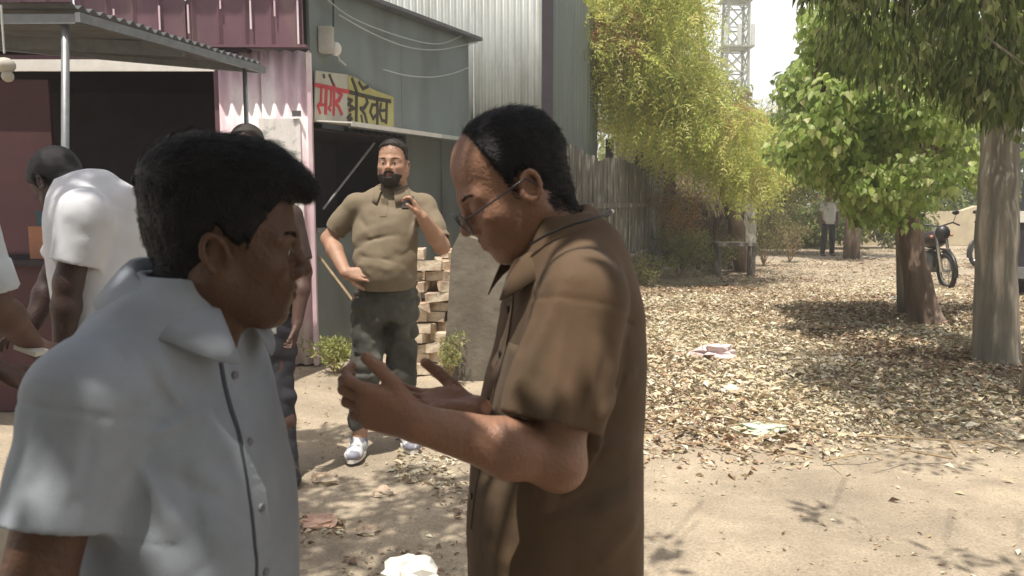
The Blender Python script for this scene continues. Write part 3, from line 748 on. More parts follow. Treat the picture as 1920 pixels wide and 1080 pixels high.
# shade tree over the two men in front, outside the frame
sb = A_([-2.3, -1.6, 0])
sh = thing('shade_tree', 'leafy tree over the camera whose dappled shade falls on the two front men', 'tree', sb)
mbt = MB(); tk = limb(mbt, sb, A_([-1.7, -.6, 4.0]), .22, .12, .04, 8)
LL = []
for tg in [(-.8, .3, 4.9), (-.2, 1.0, 4.6), (-1.6, 1.8, 4.8), (-1.0, 2.6, 5.0), (-2.2, .4, 4.6)]: LL += list(limb(mbt, tk[-2], tg, .07, .02, .08))
mbt.build('trunk', M['bark'], sh, smooth=True)
SU = A_(SUN)
def shadow_at(x, y, z, zt): t = (zt - z) / SU[2]; return A_([x, y, z]) + SU * t
clS = []
def shade(x, y, z, r, n=1):
    for _ in range(n): clS.append((shadow_at(x, y, z, rng.uniform(4.3, 5.2)), r * rng.uniform(.8, 1.15)))
SHADE_SPOTS = []
def bush(px, py, R_, H_, n, cols, label, name='bush', leaf=.07, wd=.03, d=None):
    b = G(px, py)
    t = thing(name, label, 'plant', b)
    mb = MB(); tips = []
    for q in range(14):
        e = b + A_([rng.normal(0, R_ * .5), rng.normal(0, R_ * .5), H_ * rng.uniform(.5, 1)]); limb(mb, b, e, .008, .003, .12, 5); tips.append((e, R_ * .45)); tips.append(((b + e) / 2 + Z3 * .05, R_ * .35))
    mb.build('stems', M['wood'], t)
    foliage(t, [single(tips, n, leaf, wd, cols, -.2)])
HOLES = A_([W(232, 622, 1.0), W(150, 650, .93), W(70, 720, .93), W(310, 610, 1.05), W(200, 640, 1.1), W(420, 790, 1.05), W(345, 742, .98), W(105, 800, .87), W(180, 700, .9), W(870, 285, 1.30), W(900, 250, 1.30), W(1052, 545, 1.12), W(1030, 690, 1.10), W(1100, 500, 1.2), W(1005, 490, 1.25), W(900, 640, 1.25)])
HO = HOLES - SU * (HOLES[:, 2:3] - 1.2) / SU[2]
rq = np.random.default_rng(77)
for (ax0, ax1, ay0, ay1) in [(-1.0, -.22, .72, 1.5), (-.16, .42, .98, 1.75)]:
    for a_ in np.arange(ax0, ax1, .105 if ax0 > -.5 else .118):
        for b_ in np.arange(ay0, ay1, .105 if ax0 > -.5 else .118):
            a2 = a_ + rq.uniform(-.03, .03); b2 = b_ + rq.uniform(-.03, .03)
            if np.min(np.hypot(HO[:, 0] - a2, HO[:, 1] - b2)) < (.10 if ax0 > -.5 else .13) or (ax0 < -.5 and rq.uniform() < .22 and a2 < -.42): continue
            clS.append((shadow_at(a2, b2, 1.2, rng.uniform(2.95, 3.3)), .085))
nfine = len(clS)
for (x_, y_, z_, r_) in [(-.75, 3.35, 0, .26), (-.45, 3.6, 0, .24), (-.95, 3.8, 0, .24), (-.3, 3.25, 0, .22), (-.8, 2.9, 0, .25), (-.2, 3.9, 0, .13), (-.55, 4.1, 0, .14), (-1.1, 3.3, 0, .25), (-.1, 3.0, 0, .22),
                         (-1.3, 4.75, 0, .2), (-1.1, 4.85, 0, .2), (-1.5, 4.9, 0, .2), (-.5, 2.3, 0, .3), (-1.2, 2.4, 0, .3), (-1.6, 3.0, 0, .3), (-1.9, 3.8, 0, .3)]:
    shade(x_, y_, z_, r_, 1)
ngr = len(clS)
for q in range(90): clS.append((A_([rng.uniform(-4.5, 4.2), rng.uniform(-5.5, -.55), rng.uniform(3.3, 5.4)]), rng.uniform(.45, .75)))
for tg in [(1.2, -1.5, 4.6), (3.2, -2.4, 4.6), (-3.6, -3.6, 4.5), (.4, -4.2, 4.8), (2.6, -.6, 4.4), (-3.8, -.8, 4.6)]: 
    mbt = MB(); LL += list(limb(mbt, tk[-2], tg, .08, .02, .06)); mbt.build('limb', M['bark'], sh, smooth=True)
twigs(sh, LL, clS, 45, .012)
foliage(sh, [single(clS[nfine:ngr], 4500, .10, .055, [(.10, .16, .05), (.14, .2, .06)], .5), single(clS[ngr:], 30000, .17, .095, [(.10, .16, .05), (.14, .2, .06)], .5), single(clS[:nfine], 13000, .065, .04, [(.10, .16, .05), (.14, .2, .06)], .5)])
# a few stray leaf sprigs above the sunny ground
spr = []
for (x_, y_) in [(1.45, 3.55), (1.75, 3.1), (.62, 3.2), (.55, 2.95), (2.0, 3.0)]:
    spr.append((shadow_at(x_, y_, 0, 3.7), .09))
foliage(eu, [single(spr, 60, .13, .05, GE, .4)], name='sprig')
mbt = MB()
for c, r in spr: limb(mbt, c, c + A_([.25, .4, .3]) , .003, .005, .05)
mbt.build('sprig_stem', M['euc'], eu, smooth=True)['kind'] = 'stuff'

# ------------------------------------------------------------------ far things
HD_ = 17.6
hut = thing('thatched_hut', 'dark thatched lean-to with rough poles under the yellow green tree', 'hut', (W(1330, 450, HD_)[0], HD_, 0))
hx0, hx1 = W(1262, 400, HD_)[0], W(1396, 400, HD_)[0]
n_ = 1500
cx_ = rng.uniform(hx0, hx1, n_); t_ = rng.uniform(0, 1, n_)
C = np.stack([cx_, HD_ - .8 + t_ * 2.2, 1.45 + t_ * .75], 1); D = np.stack([rng.normal(0, .15, n_), -np.ones(n_), -np.ones(n_) * .5 - rng.uniform(0, .5, n_)], 1)
V, F, c = leaves(C, D, rdir(n_, (.3, 1)), rng.uniform(.4, .8, n_), rng.uniform(.03, .06, n_), pal(n_, [(.12, .085, .05), (.2, .14, .08), (.07, .05, .03)]))
o = mesh('thatch', V, F, M['litter'], hut, col=c); o['kind'] = 'stuff'
MB().box(((hx0 + hx1) / 2, HD_ + .3, 1.72), hx1 - hx0, 2.2, .12, A_([[1, 0, 0], [0, .95, -.32], [0, .32, .95]])).build('roof_bed', M['thatch'], hut)
for x_ in np.linspace(hx0 + .1, hx1 - .1, 5): MB().tube([(x_, HD_ - .6, 0), (x_ + random.uniform(-.05, .05), HD_ - .6, 1.5)], .05, 6).build('pole', M['bark'], hut)
MB().box(((hx0 + hx1) / 2, HD_ + 1.2, .8), hx1 - hx0, .08, 1.6).build('rear_screen', M['thatch'], hut)
pp = A_([W(1404, 400, 16.6)[0], 16.6, 0])
pl = thing('concrete_pillar', 'pale concrete pillar standing beside the plank bench at the path', 'pillar', pp)
MB().box(pp + Z3 * .95, .26, .26, 1.9).build('shaft', M['plaster'], pl); MB().box(pp + Z3 * 1.93, .32, .32, .06).build('cap', M['plaster'], pl)
bp_ = A_([W(1378, 450, 15.6)[0], 15.6, 0])
be = thing('plank_bench', 'weathered plank bench on thin legs in front of the concrete pillar', 'bench', bp_)
MB().box(bp_ + Z3 * .62, .78, .4, .07).build('seat', M['wood_old'], be)
for a in (-.33, .33):
    for b in (-.14, .14): MB().box(bp_ + A_([a, b, .29]), .06, .06, .58).build('leg', M['wood_old'], be)
# scrub and a shading tree along the far track
for q, (px, py, R_, H_, lab) in enumerate([(1462, 478, .8, 1.7, 'dense scrub bush filling the gap left of the track'), (1400, 470, .9, 1.5, 'dark scrub bush behind the concrete pillar'), (1500, 462, .5, 1.2, 'thin scrub beside the far walkers'), (1300, 500, .6, 1.3, 'tangled scrub before the thatched hut')]):
    bush(px, py, R_, H_, 2600, [(.20, .21, .08), (.32, .31, .13), (.14, .15, .06), (.38, .33, .17)], lab, 'scrub', .10, .04)
# low sunlit bank / far wall behind the path
bank = []
fw = thing('far_mud_wall', 'low pale mud wall in the sun beyond the end of the path', 'wall', (4.5, 30, 0))
Vw = []; nW = 40
for t in range(2):
    for r in (0, 1):
        for q in range(nW):
            x_ = 4 + q * .5; Vw.append([x_, 30 + .05 * x_ - 4 + t * .3, r * (1.15 + .12 * math.sin(x_ * 1.3) + .08 * math.sin(x_ * 3.7))])
Fw = []
for q in range(nW - 1): Fw += [(q, q + 1, nW + q + 1, nW + q), (2 * nW + q + 1, 2 * nW + q, 3 * nW + q, 3 * nW + q + 1), (nW + q, nW + q + 1, 3 * nW + q + 1, 3 * nW + q)]
mesh('wall', Vw, Fw, mat('mud', (.50, .43, .30), .95, .2, 2, .4, 12), fw)
# row of far trees
FT = [(.10, .15, .045), (.14, .2, .06), (.18, .24, .07), (.08, .12, .04)]
FY = [(.26, .29, .08), (.30, .30, .10), (.2, .26, .07)]
labs = ['wide crowned tree shading the far track behind the broad leaved tree', 'far tree with yellow green crown filling the gap left of the tower', 'low far tree under the white sky right of the tower', 'far dark green tree behind the broad leaved tree',
        'far tree seen between the leaning trunk and the motorcycle', 'far bushy tree behind the thick pale trunk', 'far tree at the right edge beyond the pale trunk', 'far green tree left of the thatched hut above the fence end', 'farthest tall hazy tree behind the tower foot']
for q, (px, py, d, r, cols) in enumerate([(1610, 190, 20.5, 1.9, FT), (1290, 200, 38, 2.6, FY), (1440, 300, 40, 2.6, FY), (1580, 250, 36, 2.8, FT), (1690, 250, 34, 2.6, FT), (1800, 240, 33, 2.8, FT), (1950, 230, 30, 3.0, FT), (1215, 300, 30, 1.9, FY), (1370, 270, 48, 2.8, FY)]):
    c0 = W(px, py, d); b0 = A_([c0[0], d, 0])
    t = thing('far_tree', labs[q], 'tree', b0, group='trees far beyond the path')
    mbt = MB(); limb(mbt, b0, c0, .22, .1, .05); mbt.build('trunk', M['bark'], t, smooth=True)
    cl = [(c0 + rdir(1)[0] * A_([r, r, r * .75]) * .75, r * .42) for _ in range(16)]
    foliage(t, [single(cl, 2600, .30, .16, cols, .5)], name='crown')
# far hedge / undergrowth, uncountable
cl = [(A_([x_, 28.5 + rng.uniform(-1, 1), rng.uniform(1.1, 2.2)]), rng.uniform(.5, .9)) for x_ in np.linspace(4.5, 22, 44)]
V, F, c = single(cl, 9000, .22, .1, FT + FY, .4)
o = mesh('far_undergrowth', V, F, M['leafmat'], loc=(12, 28.5, 0), col=c); props(o, 'mixed green undergrowth along the far side of the sunny clearing', 'undergrowth', kind='stuff')
cl = [(A_([x_, 25 + rng.uniform(-.6, .6), rng.uniform(.3, 1.25)]), rng.uniform(.35, .6)) for x_ in np.linspace(7.2, 12.6, 40)]
V, F, c = single(cl, 9000, .16, .07, FT + FY + [(.36, .32, .16)], .4)
o = mesh('path_undergrowth', V, F, M['leafmat'], loc=(10, 25, 0), col=c); props(o, 'low scrubby undergrowth behind the far walkers at the end of the track', 'undergrowth', kind='stuff')
cl = [(A_([x_, 33 + rng.uniform(-1, 1), rng.uniform(1, 3.2)]), rng.uniform(.9, 1.3)) for x_ in np.linspace(2, 34, 44)]
V, F, c = single(cl, 9000, .34, .16, FT + FY, .4)
o = mesh('far_thicket', V, F, M['leafmat'], loc=(15, 33, 0), col=c); props(o, 'dense green thicket closing the view behind the far trees', 'undergrowth', kind='stuff')
# lattice tower
tw = W(1378, 100, 62); tb_ = A_([tw[0], 62, 0])
to = thing('lattice_tower', 'tall steel lattice mobile tower rising into the white sky behind the trees', 'tower', tb_)
mt = mat('tower_steel', (.27, .30, .22), .6, .2, 2)
Ht = 24.; mb = MB()
def leg(z, a, b): h = .95 - .012 * z; return tb_ + A_([a * h, b * h, z])
for a in (-1, 1):
    for b in (-1, 1): MB().beam(leg(0, a, b), leg(Ht, a, b), .17, .17).build('leg', mt, to)
z = 0
while z < Ht - 1.6:
    for (a, b), (c, d) in [((-1, -1), (1, -1)), ((1, -1), (1, 1)), ((1, 1), (-1, 1)), ((-1, 1), (-1, -1))]:
        mb.beam(leg(z, a, b), leg(z + 1.6, c, d), .08, .08); mb.beam(leg(z, c, d), leg(z + 1.6, a, b), .08, .08); mb.beam(leg(z, a, b), leg(z, c, d), .09, .09)
    z += 1.6
mb.build('bracing', mt, to)
for zz in (13.0, 16.5, 20.5):
    MB().box(tb_ + Z3 * zz, 2.3, 2.3, .12).build('platform', mt, to)
    for sx in (-1.0, 0, 1.0): MB().box(tb_ + A_([sx, -1.1, zz + .8]), .28, .14, 1.5).build('antenna', mat('antenna', (.5, .52, .48), .5), to)

# ------------------------------------------------------------------ bushes, weeds
DRY = [(.38, .36, .16), (.30, .32, .12), (.44, .38, .22), (.22, .27, .09)]
bush(632, 700, .2, .26, 700, [(.38, .42, .14), (.3, .36, .1), (.46, .44, .2)], 'small yellow green weed at the foot of the grey wall left of the bearded man', 'weed', .05, .018)
bush(842, 718, .14, .36, 420, [(.42, .42, .2), (.32, .34, .14)], 'thin dry weed growing in front of the stone slab', 'weed', .045, .018)
bush(1272, 520, .5, .95, 2200, DRY, 'straggly pale green bush at the foot of the plank fence end', 'bush', .08, .03)
bush(1345, 512, .5, .6, 1200, DRY, 'low dry bush in front of the plank bench', 'bush', .07, .03)
bush(1432, 498, .45, 1.3, 1500, [(.16, .15, .07), (.3, .26, .12), (.24, .25, .1)], 'brownish dry shrub right of the concrete pillar', 'bush', .08, .03)
bush(1480, 492, .35, .8, 700, [(.16, .12, .07), (.3, .24, .12)], 'small dark dead shrub beside the path', 'bush', .07, .03)
bush(1215, 540, .4, .5, 1200, DRY, 'grassy weed tuft touching the fence behind the brown shirted man', 'weed', .07, .02)
# ------------------------------------------------------------------ leaf litter and debris
n = 215000
x = rng.uniform(-.2, 8.5, n); y = rng.uniform(3.9, 15, n) ; y = 3.6 + (y - 3.6) * rng.uniform(.55, 1, n)
keep = (rng.uniform(0, 1, n) < np.maximum(litter_mask(x, y), .008) * np.clip(1.15 - .45 * (vnoise(np.stack([x, y, x * 0], 1) * .8, 31) > .35), 0, 1)) & (x < y * .68 + .4) & (x > (y * -.02) + .1)
x = x[keep]; y = y[keep]
xf_ = rng.uniform(3, 16, 42000); yf_ = rng.uniform(12.5, 25, 42000); kf = (xf_ < yf_ * .66) & (xf_ > yf_ * .2) & (vnoise(np.stack([xf_ * .35, yf_, xf_ * 0], 1) * .9, 33) > -.25)
x = np.concatenate([x, xf_[kf]]); y = np.concatenate([y, yf_[kf]])
n2 = 1700                                          # sparse bits elsewhere
xs = rng.uniform(-3.5, 3.5, n2); ys = rng.uniform(2.2, 8.5, n2)
kk = vnoise(np.stack([xs, ys, xs * 0], 1) * 1.4, 40) > .0
kk |= rng.uniform(0, 1, n2) < .12; xs = xs[kk]; ys = ys[kk]
n3_ = 3800                                         # rubbish strip between the men
xr_ = rng.normal(-.72, .38, n3_); yr_ = rng.normal(3.9, .5, n3_)
kk = vnoise(np.stack([xr_, yr_, xr_ * 0], 1) * 2.1, 41) > -.05; xr_ = xr_[kk]; yr_ = yr_[kk]
px_ = np.concatenate([x, xs, xr_]); py_ = np.concatenate([y, ys, yr_]); n = len(px_)
pz = ground_z(px_, py_) + rng.uniform(.002, .05, n) * np.clip(litter_mask(px_, py_) + .15, 0, 1)
cN = vnoise(np.stack([px_, py_, px_ * 0], 1) * .9, 50)
light = pal(n, [(.59, .51, .35), (.63, .56, .42), (.49, .39, .26), (.55, .49, .35), (.68, .63, .51), (.44, .37, .26)], .08)
brown = pal(n, [(.25, .165, .11), (.32, .22, .15), (.17, .11, .07), (.42, .29, .18), (.46, .34, .22)], .2)
c = np.where((rng.uniform(-.6, .6, n) < cN * 1.0 - .34 + .22 * np.clip((px_ - 2.6) / 1.5, 0, 1))[:, None], brown, light)
D = rdir(n, (-.25, .35)); Nn = rdir(n, (.35, 1)); Nn[:, 2] += .4
big = rng.uniform(0, 1, n)
isl = np.arange(n) < len(x)
ln = np.where(big > .9, rng.uniform(.06, .105, n), rng.uniform(.024, .062, n)); ln = np.where(isl, ln, ln * .6); c = c * np.where(isl, .98, .85)[:, None]; wd = ln * rng.uniform(.25, .6, n)
V, F, cc = leaves(np.stack([px_, py_, pz], 1), D, Nn, ln, wd, c, fold=.35)
o = mesh('leaf_litter', V, F, M['litter'], loc=(2.5, 7, 0), col=cc); props(o, 'thick drift of dry tan and brown leaves covering the ground under the trees', 'leaf litter', kind='stuff')
# twigs
mb = MB()
for q in range(260):
    x_ = rng.uniform(.8, 6); y_ = rng.uniform(4.2, 11)
    if x_ > y_ * .66: continue
    a = rng.uniform(0, 6.28); l = rng.uniform(.15, .7); z_ = gz(x_, y_) + .03
    mb.tube([(x_, y_, z_), (x_ + math.cos(a) * l * .5, y_ + math.sin(a) * l * .5, z_ + rng.uniform(.01, .06)), (x_ + math.cos(a + .2) * l, y_ + math.sin(a + .2) * l, z_)], [.007, .005, .002], 4)
o = mb.build('fallen_twigs', M['wood'], loc=(2.5, 6, 0)); props(o, 'fallen thin twigs scattered over the dry leaves', 'twigs', kind='stuff')
mb = MB()
for q in range(700):
    y_ = rng.uniform(2.4, 8); x_ = rng.uniform(-.35, .66) * y_; r = rng.uniform(.003, .011)
    mb.ball((x_, y_, gz(x_, y_) + r * .4), (r, r * rng.uniform(.6, 1), r * .6), 5, 3)
o = mb.build('pebbles', mat('pebble', (.36, .29, .21), .9, .25, 3), loc=(0, 5, 0)); props(o, 'small pebbles scattered on the dusty ground', 'pebbles', kind='stuff')
# crumpled rubbish
def crumple(c, r, flat, m, label, name, seed):
    g = []; F = []
    a, b = 14, 9
    for i in range(b + 1):
        t = math.pi * i / b
        for j_ in range(a):
            p = 2 * math.pi * j_ / a; g.append([math.sin(t) * math.cos(p), math.sin(t) * math.sin(p), math.cos(t)])
    g = A_(g); nn = vnoise(g * 2.3, seed) * .45 + vnoise(g * 5, seed + 1) * .25
    V = c + g * (r * (1 + nn))[:, None] * A_([1, 1, flat])
    for i in range(b):
        for j_ in range(a): F.append((i * a + j_, (i + 1) * a + j_, (i + 1) * a + (j_ + 1) % a, i * a + (j_ + 1) % a))
    o = mesh(name, V, F, m, loc=c - Z3 * r * flat * .6); props(o, label, 'rubbish')
def gl(px, py, dz=0): g = G(px, py); g[2] = gz(g[0], g[1]) + dz; return g
crumple(gl(1340, 690, .06), .17, .45, mat('pink_cloth', (.62, .50, .50), .8, .15, 8), 'crumpled pale pink cloth lying on the leaf litter', 'crumpled_cloth', 3)
crumple(gl(1372, 762, .03), .07, .5, M['paper'], 'small crumpled pale wrapper below the pink cloth', 'wrapper', 9)
crumple(gl(1680, 572, .05), .07, .6, M['paper'], 'crumpled white bag at the foot of the leaning tree', 'plastic_bag', 5)
crumple(gl(1740, 640, .03), .07, .25, M['paper'], 'flat pale paper scrap just in front of the leaning tree base', 'paper_scrap', 6)
crumple(gl(1425, 812, .02), .13, .25, mat('green_wrap', (.55, .62, .48), .6, .15, 8), 'pale green plastic scrap at the near edge of the litter', 'plastic_scrap', 12)
#crumple(gl(1585, 885, .015), .06, .2, M['paper'], 'white paper scrap alone on the bare ground', 'paper_scrap', 14)
crumple(gl(768, 1105, .04), .10, .6, M['paper'], 'crumpled white paper at the bottom frame edge between the two front men', 'crumpled_paper', 22)
crumple(gl(600, 985, .02), .07, .3, mat('pink_scrap', (.55, .36, .27), .8, .15, 8), 'dull pinkish wrapper in the dappled shade right of the blue shirt', 'wrapper', 16)
#crumple(gl(640, 1030, .02), .09, .3, M['paper'], 'pale wrapper in the dappled shade nearest the blue grey shirt', 'wrapper', 18)
for (a, b, r, s) in [(690, 1000, .05, 41), (720, 925, .05, 42), (610, 900, .07, 43)]:
    crumple(gl(a, b, .01), r, .4, M['brick'], {41: 'small tan clod on shaded ground between the two men', 42: 'small tan clod at the edge of the tree shade', 43: 'flat tan clod next to the black shoe'}[s], 'clod', s)

# ------------------------------------------------------------------ motorcycle
def motorcycle(base, yaw, label, tankm):
    t = thing('parked_motorcycle', label, 'motorcycle', base, yaw)
    ro = A_(base)
    def B(mb, name, m, smooth=False, parent=t):
        V = np.concatenate(mb.V); o = mesh(name, V, mb.F, m, None, smooth); o.parent = parent; return o
    def wheel(x_):
        w_ = B(MB().torus((x_, 0, .30), (0, 1, 0), .27, .042, 32, 8), 'wheel', M['rubber'], True)
        B(MB().torus((x_, 0, .30), (0, 1, 0), .225, .016, 28, 6), 'rim', M['chrome'], True, w_)
        mb = MB(); mb.tube([(x_, -.05, .3), (x_, .05, .3)], .035, 10)
        for k in range(18):
            a = k * 2 * math.pi / 18; mb.tube([(x_, .03 * (-1) ** k, .3), (x_ + .222 * math.cos(a), 0, .3 + .222 * math.sin(a))], .0035, 4)
        B(mb, 'spokes', M['chrome'], False, w_)
        B(MB().torus((x_, .045, .3), (0, 1, 0), .09, .008, 20, 6), 'brake_disc', M['chrome'], True, w_)
    wheel(.64); wheel(-.62)
    for s in (-.075, .075): B(MB().tube([(.64, s, .3), (.50, s, .82), (.44, s, 1.0)], [.026, .024, .022], 8), 'fork_leg', M['chrome'], True)
    B(MB().torus((.64, 0, .30), (0, 1, 0), .335, .03, 14, 6, arc=(-.2, 1.9)), 'front_fender', M['black'], True)
    h_ = B(MB().tube([(.34, -.36, 1.02), (.42, -.22, 1.08), (.45, 0, 1.03), (.42, .22, 1.08), (.34, .36, 1.02)], .014, 8), 'handlebar', M['black'], True)
    for s in (-1, 1):
        B(MB().tube([(.40, s * .24, 1.07), (.43, s * .27, 1.2)], .006, 5).ball((.43, s * .27, 1.24), (.015, .06, .04)), 'mirror', M['black'], True, h_)
        B(MB().ball((.50, s * .16, .88), (.03, .03, .025)), 'indicator', M['orange_pack'], True)
    B(MB().ball((.54, 0, .93), (.10, .12, .13)), 'headlight', M['black'], True)
    B(MB().ball((.585, 0, .93), (.045, .075, .075)), 'headlight_lens', M['chrome'], True)
    B(MB().ball((.18, 0, .80), (.30, .19, .15), 14, 9), 'fuel_tank', tankm, True)
    B(MB().ball((-.35, 0, .78), (.40, .12, .06), 14, 7), 'saddle', M['black'], True)
    B(MB().ball((-.62, 0, .66), (.28, .09, .09), 12, 7), 'tail_panel', tankm, True)
    B(MB().tube([(.3, -.3, .45), (.32, -.2, .62), (.3, 0, .66), (.32, .2, .62), (.3, .3, .45)], .016, 8), 'crash_bar', M['black'], True)
    B(MB().box((.05, 0, .42), .34, .24, .34, jit=.02).ball((.12, 0, .5), (.1, .12, .12)), 'engine', M['steel'], True)
    B(MB().tube([(.45, 0, .9), (.2, 0, .35), (-.15, 0, .28), (-.62, 0, .3)], .025, 8).tube([(.4, 0, .85), (-.3, 0, .7), (-.8, 0, .68)], .02, 8), 'frame', M['black'], True)
    B(MB().tube([(.2, -.12, .35), (.1, -.14, .24), (-.4, -.15, .28), (-.85, -.16, .36)], [.02, .022, .035, .04], 10), 'exhaust', M['chrome'], True)
    B(MB().torus((-.62, 0, .30), (0, 1, 0), .33, .035, 14, 6, arc=(-.6, 1.6)), 'rear_fender', M['black'], True)
    B(MB().tube([(-.05, .12, .3), (-.1, .25, .01)], .012, 6), 'kick_stand', M['black'], True)
    t.rotation_euler = (math.radians(5), 0, yaw)
    return t
gb = G(1776, 543)
tank = mat('tank_black', (.03, .02, .022), .3, .1, 5)
motorcycle((gb[0] - .64 * math.cos(math.radians(-94)), gb[1] - .64 * math.sin(math.radians(-94)), 0), math.radians(-94), 'black motorcycle parked behind the leaning tree with front wheel showing', tank)
gb = G(1900, 505)
motorcycle((gb[0] + .1, gb[1] + .6, 0), math.radians(-160), 'second dark motorcycle mostly hidden behind the thick pale trunk', tank)
# parked van at the right edge
vb = G(1990, 590); vb = A_([W(1907, 500, 11.5)[0], 11.5, 0])
va_ = -math.atan2(vb[0], vb[1]); Rv = A_([[math.cos(va_), -math.sin(va_), 0], [math.sin(va_), math.cos(va_), 0], [0, 0, 1]])
van = thing('parked_van', 'dark parked van with white rear plate just showing at the right edge', 'van', vb + Rv @ A_([.85, 2, 0]))
prof = A_([(0, .35), (0, 1.0), (.15, 1.75), (.5, 1.85), (2.6, 1.85), (3.3, 1.15), (4.1, .95), (4.15, .4)])
vm = mat('van_paint', (.035, .035, .045), .3, .1, 4)
V = [vb + Rv @ A_([sx, a, z_]) for sx in (0, 1.65) for a, z_ in prof]; k = len(prof)
mesh('body', V, [tuple(range(k)), tuple(range(2 * k - 1, k - 1, -1))] + [(i, i + k, (i + 1) % k + k, (i + 1) % k) for i in range(k)], vm, van)
MB().box(vb + Rv @ A_([.82, .06, 1.42]), 1.3, .02, .5, Rv @ A_([[1, 0, 0], [0, .98, .2], [0, -.2, .98]])).build('rear_window', M['black'], van)
MB().box(vb + Rv @ A_([.82, -.02, 1.22]), 1.64, .03, .16, Rv).build('white_band', M['white_paint'], van)
MB().box(vb + Rv @ A_([.82, -.05, .42]), 1.66, .1, .16, Rv).build('bumper', M['steel'], van)
for sx in (.08, 1.57):
    for yy in (.8, 3.3):
        w_ = MB().torus(vb + Rv @ A_([sx, yy, .3]), Rv[:, 0], .22, .08, 20, 8).build('wheel', M['rubber'], van, True)
        MB().tube([vb + Rv @ A_([sx - .06, yy, .3]), vb + Rv @ A_([sx + .06, yy, .3])], .16, 14).build('rim', M['steel'], w_)
for sx in (1.5,): MB().box(vb + Rv @ A_([sx, -.015, .85]), .14, .04, .28, Rv).build('tail_light', M['redpaint'], van)

# unseen trees added behind the camera to block low sky light
rl = ['added tree blocking sky light behind the camera on its left', 'added tree blocking sky light straight behind the camera', 'added tree blocking sky light behind the camera on its right', 'added tree blocking sky light far left behind the camera', 'added tree blocking sky light far right behind the camera']
for q, (x_, y_) in enumerate([(-4.5, -8), (0, -9.5), (4.5, -8.5), (-9, -5.5), (9, -6)]):
    b0 = A_([x_, y_, 0]); c0 = b0 + Z3 * 3.0
    t = thing('screen_tree', rl[q], 'tree', b0, group='added screen trees')
    mbt = MB(); limb(mbt, b0, c0, .2, .1, .04); mbt.build('trunk', M['bark'], t, smooth=True)
    cl = [(c0 + rdir(1)[0] * A_([2.2, 1.6, 1.7]), .9) for _ in range(16)]
    foliage(t, [single(cl, 3000, .34, .2, FT, .5)], name='crown')
# ================================================================== people: signed distance modelling
def R_from(f, up=(0, 0, 1)):
    f = nrm(f); l = nrm(np.cross(up, f)); u = np.cross(f, l); return np.stack([f, l, u], 1)   # columns: forward, left, up
class Prim:
    late = False
    def __init__(s, fn, lo, hi, k=.01, op='u'): s.fn = fn; s.lo = A_(lo, float); s.hi = A_(hi, float); s.k = k; s.op = op
def cone(a, b, ra, rb, k=.01, op='u'):
    a = A_(a, np.float32); b = A_(b, np.float32); ba = b - a; L2 = float(ba @ ba) + 1e-12; r = max(ra, rb)
    def fn(p):
        q = p - a; t = np.clip(q @ ba / L2, 0, 1); q = q - t[:, None] * ba
        return np.sqrt(np.einsum('ij,ij->i', q, q)) - (ra + (rb - ra) * t)
    return Prim(fn, np.minimum(a, b) - r, np.maximum(a, b) + r, k, op)
def ell(c, r, R=None, k=.01, op='u'):
    c = A_(c, np.float32); r = A_(r, np.float32); m = float(r.max()); Rm = None if R is None else A_(R, np.float32)
    def fn(p):
        q = p - c
        if Rm is not None: q = q @ Rm
        q = q / r; k0 = np.sqrt(np.einsum('ij,ij->i', q, q)); q = q / r; k1 = np.sqrt(np.einsum('ij,ij->i', q, q)) + 1e-9
        return k0 * (k0 - 1) / k1
    return Prim(fn, c - m, c + m, k, op)
def loft(o, R, zs, cx, a, b, ex=2.4, k=.02, op='u', cy=None):
    o = A_(o, np.float32); R = A_(R, np.float32); zf = np.linspace(zs[0], zs[-1], 80)
    def sm(v):
        v = np.interp(zf, zs, v)
        for _ in range(10): v[1:-1] = (v[:-2] + v[1:-1] * 2 + v[2:]) / 4
        return v
    CX, AA, BB = sm(cx), sm(a), sm(b); CY = sm(cy) if cy is not None else None
    def fn(p):
        q = (p - o) @ R; z = q[:, 2]; c = np.interp(z, zf, CX); aa = np.interp(z, zf, AA); bb = np.interp(z, zf, BB)
        y = q[:, 1] - (np.interp(z, zf, CY) if CY is not None else 0)
        rr = ((np.abs(q[:, 0] - c) / aa) ** ex + (np.abs(y) / bb) ** ex) ** (1 / ex)
        d = (rr - 1) * np.minimum(aa, bb)
        return np.maximum(d, np.maximum(z - zf[-1], zf[0] - z)).astype(np.float32)
    m = max(max(a) + max(np.abs(cx)), max(b) + .05)
    ce = o + R[:, 2] * (zs[0] + zs[-1]) / 2; ext = np.abs(R[:, 2]) * (zs[-1] - zs[0]) / 2 + m
    return Prim(fn, ce - ext, ce + ext, k, op)
def xf(prims, o, R, s=1.0):
    """place primitives given in local units into the world (o origin, R columns, s scale)"""
    out = []; R = A_(R, np.float32); o = A_(o, np.float32)
    for q in prims:
        def fn(p, q=q): return q.fn(((p - o) @ R) / np.float32(s)) * np.float32(s)
        c = (q.lo + q.hi) / 2; e = (q.hi - q.lo) / 2; C = o + R @ c * s; E = np.abs(R) @ e * s
        out.append(Prim(fn, C - E, C + E, q.k * s, q.op))
    return out
def smin(a, b, k):
    h = np.clip(k - np.abs(a - b), 0, None) / k; return np.minimum(a, b) - h * h * k * .25
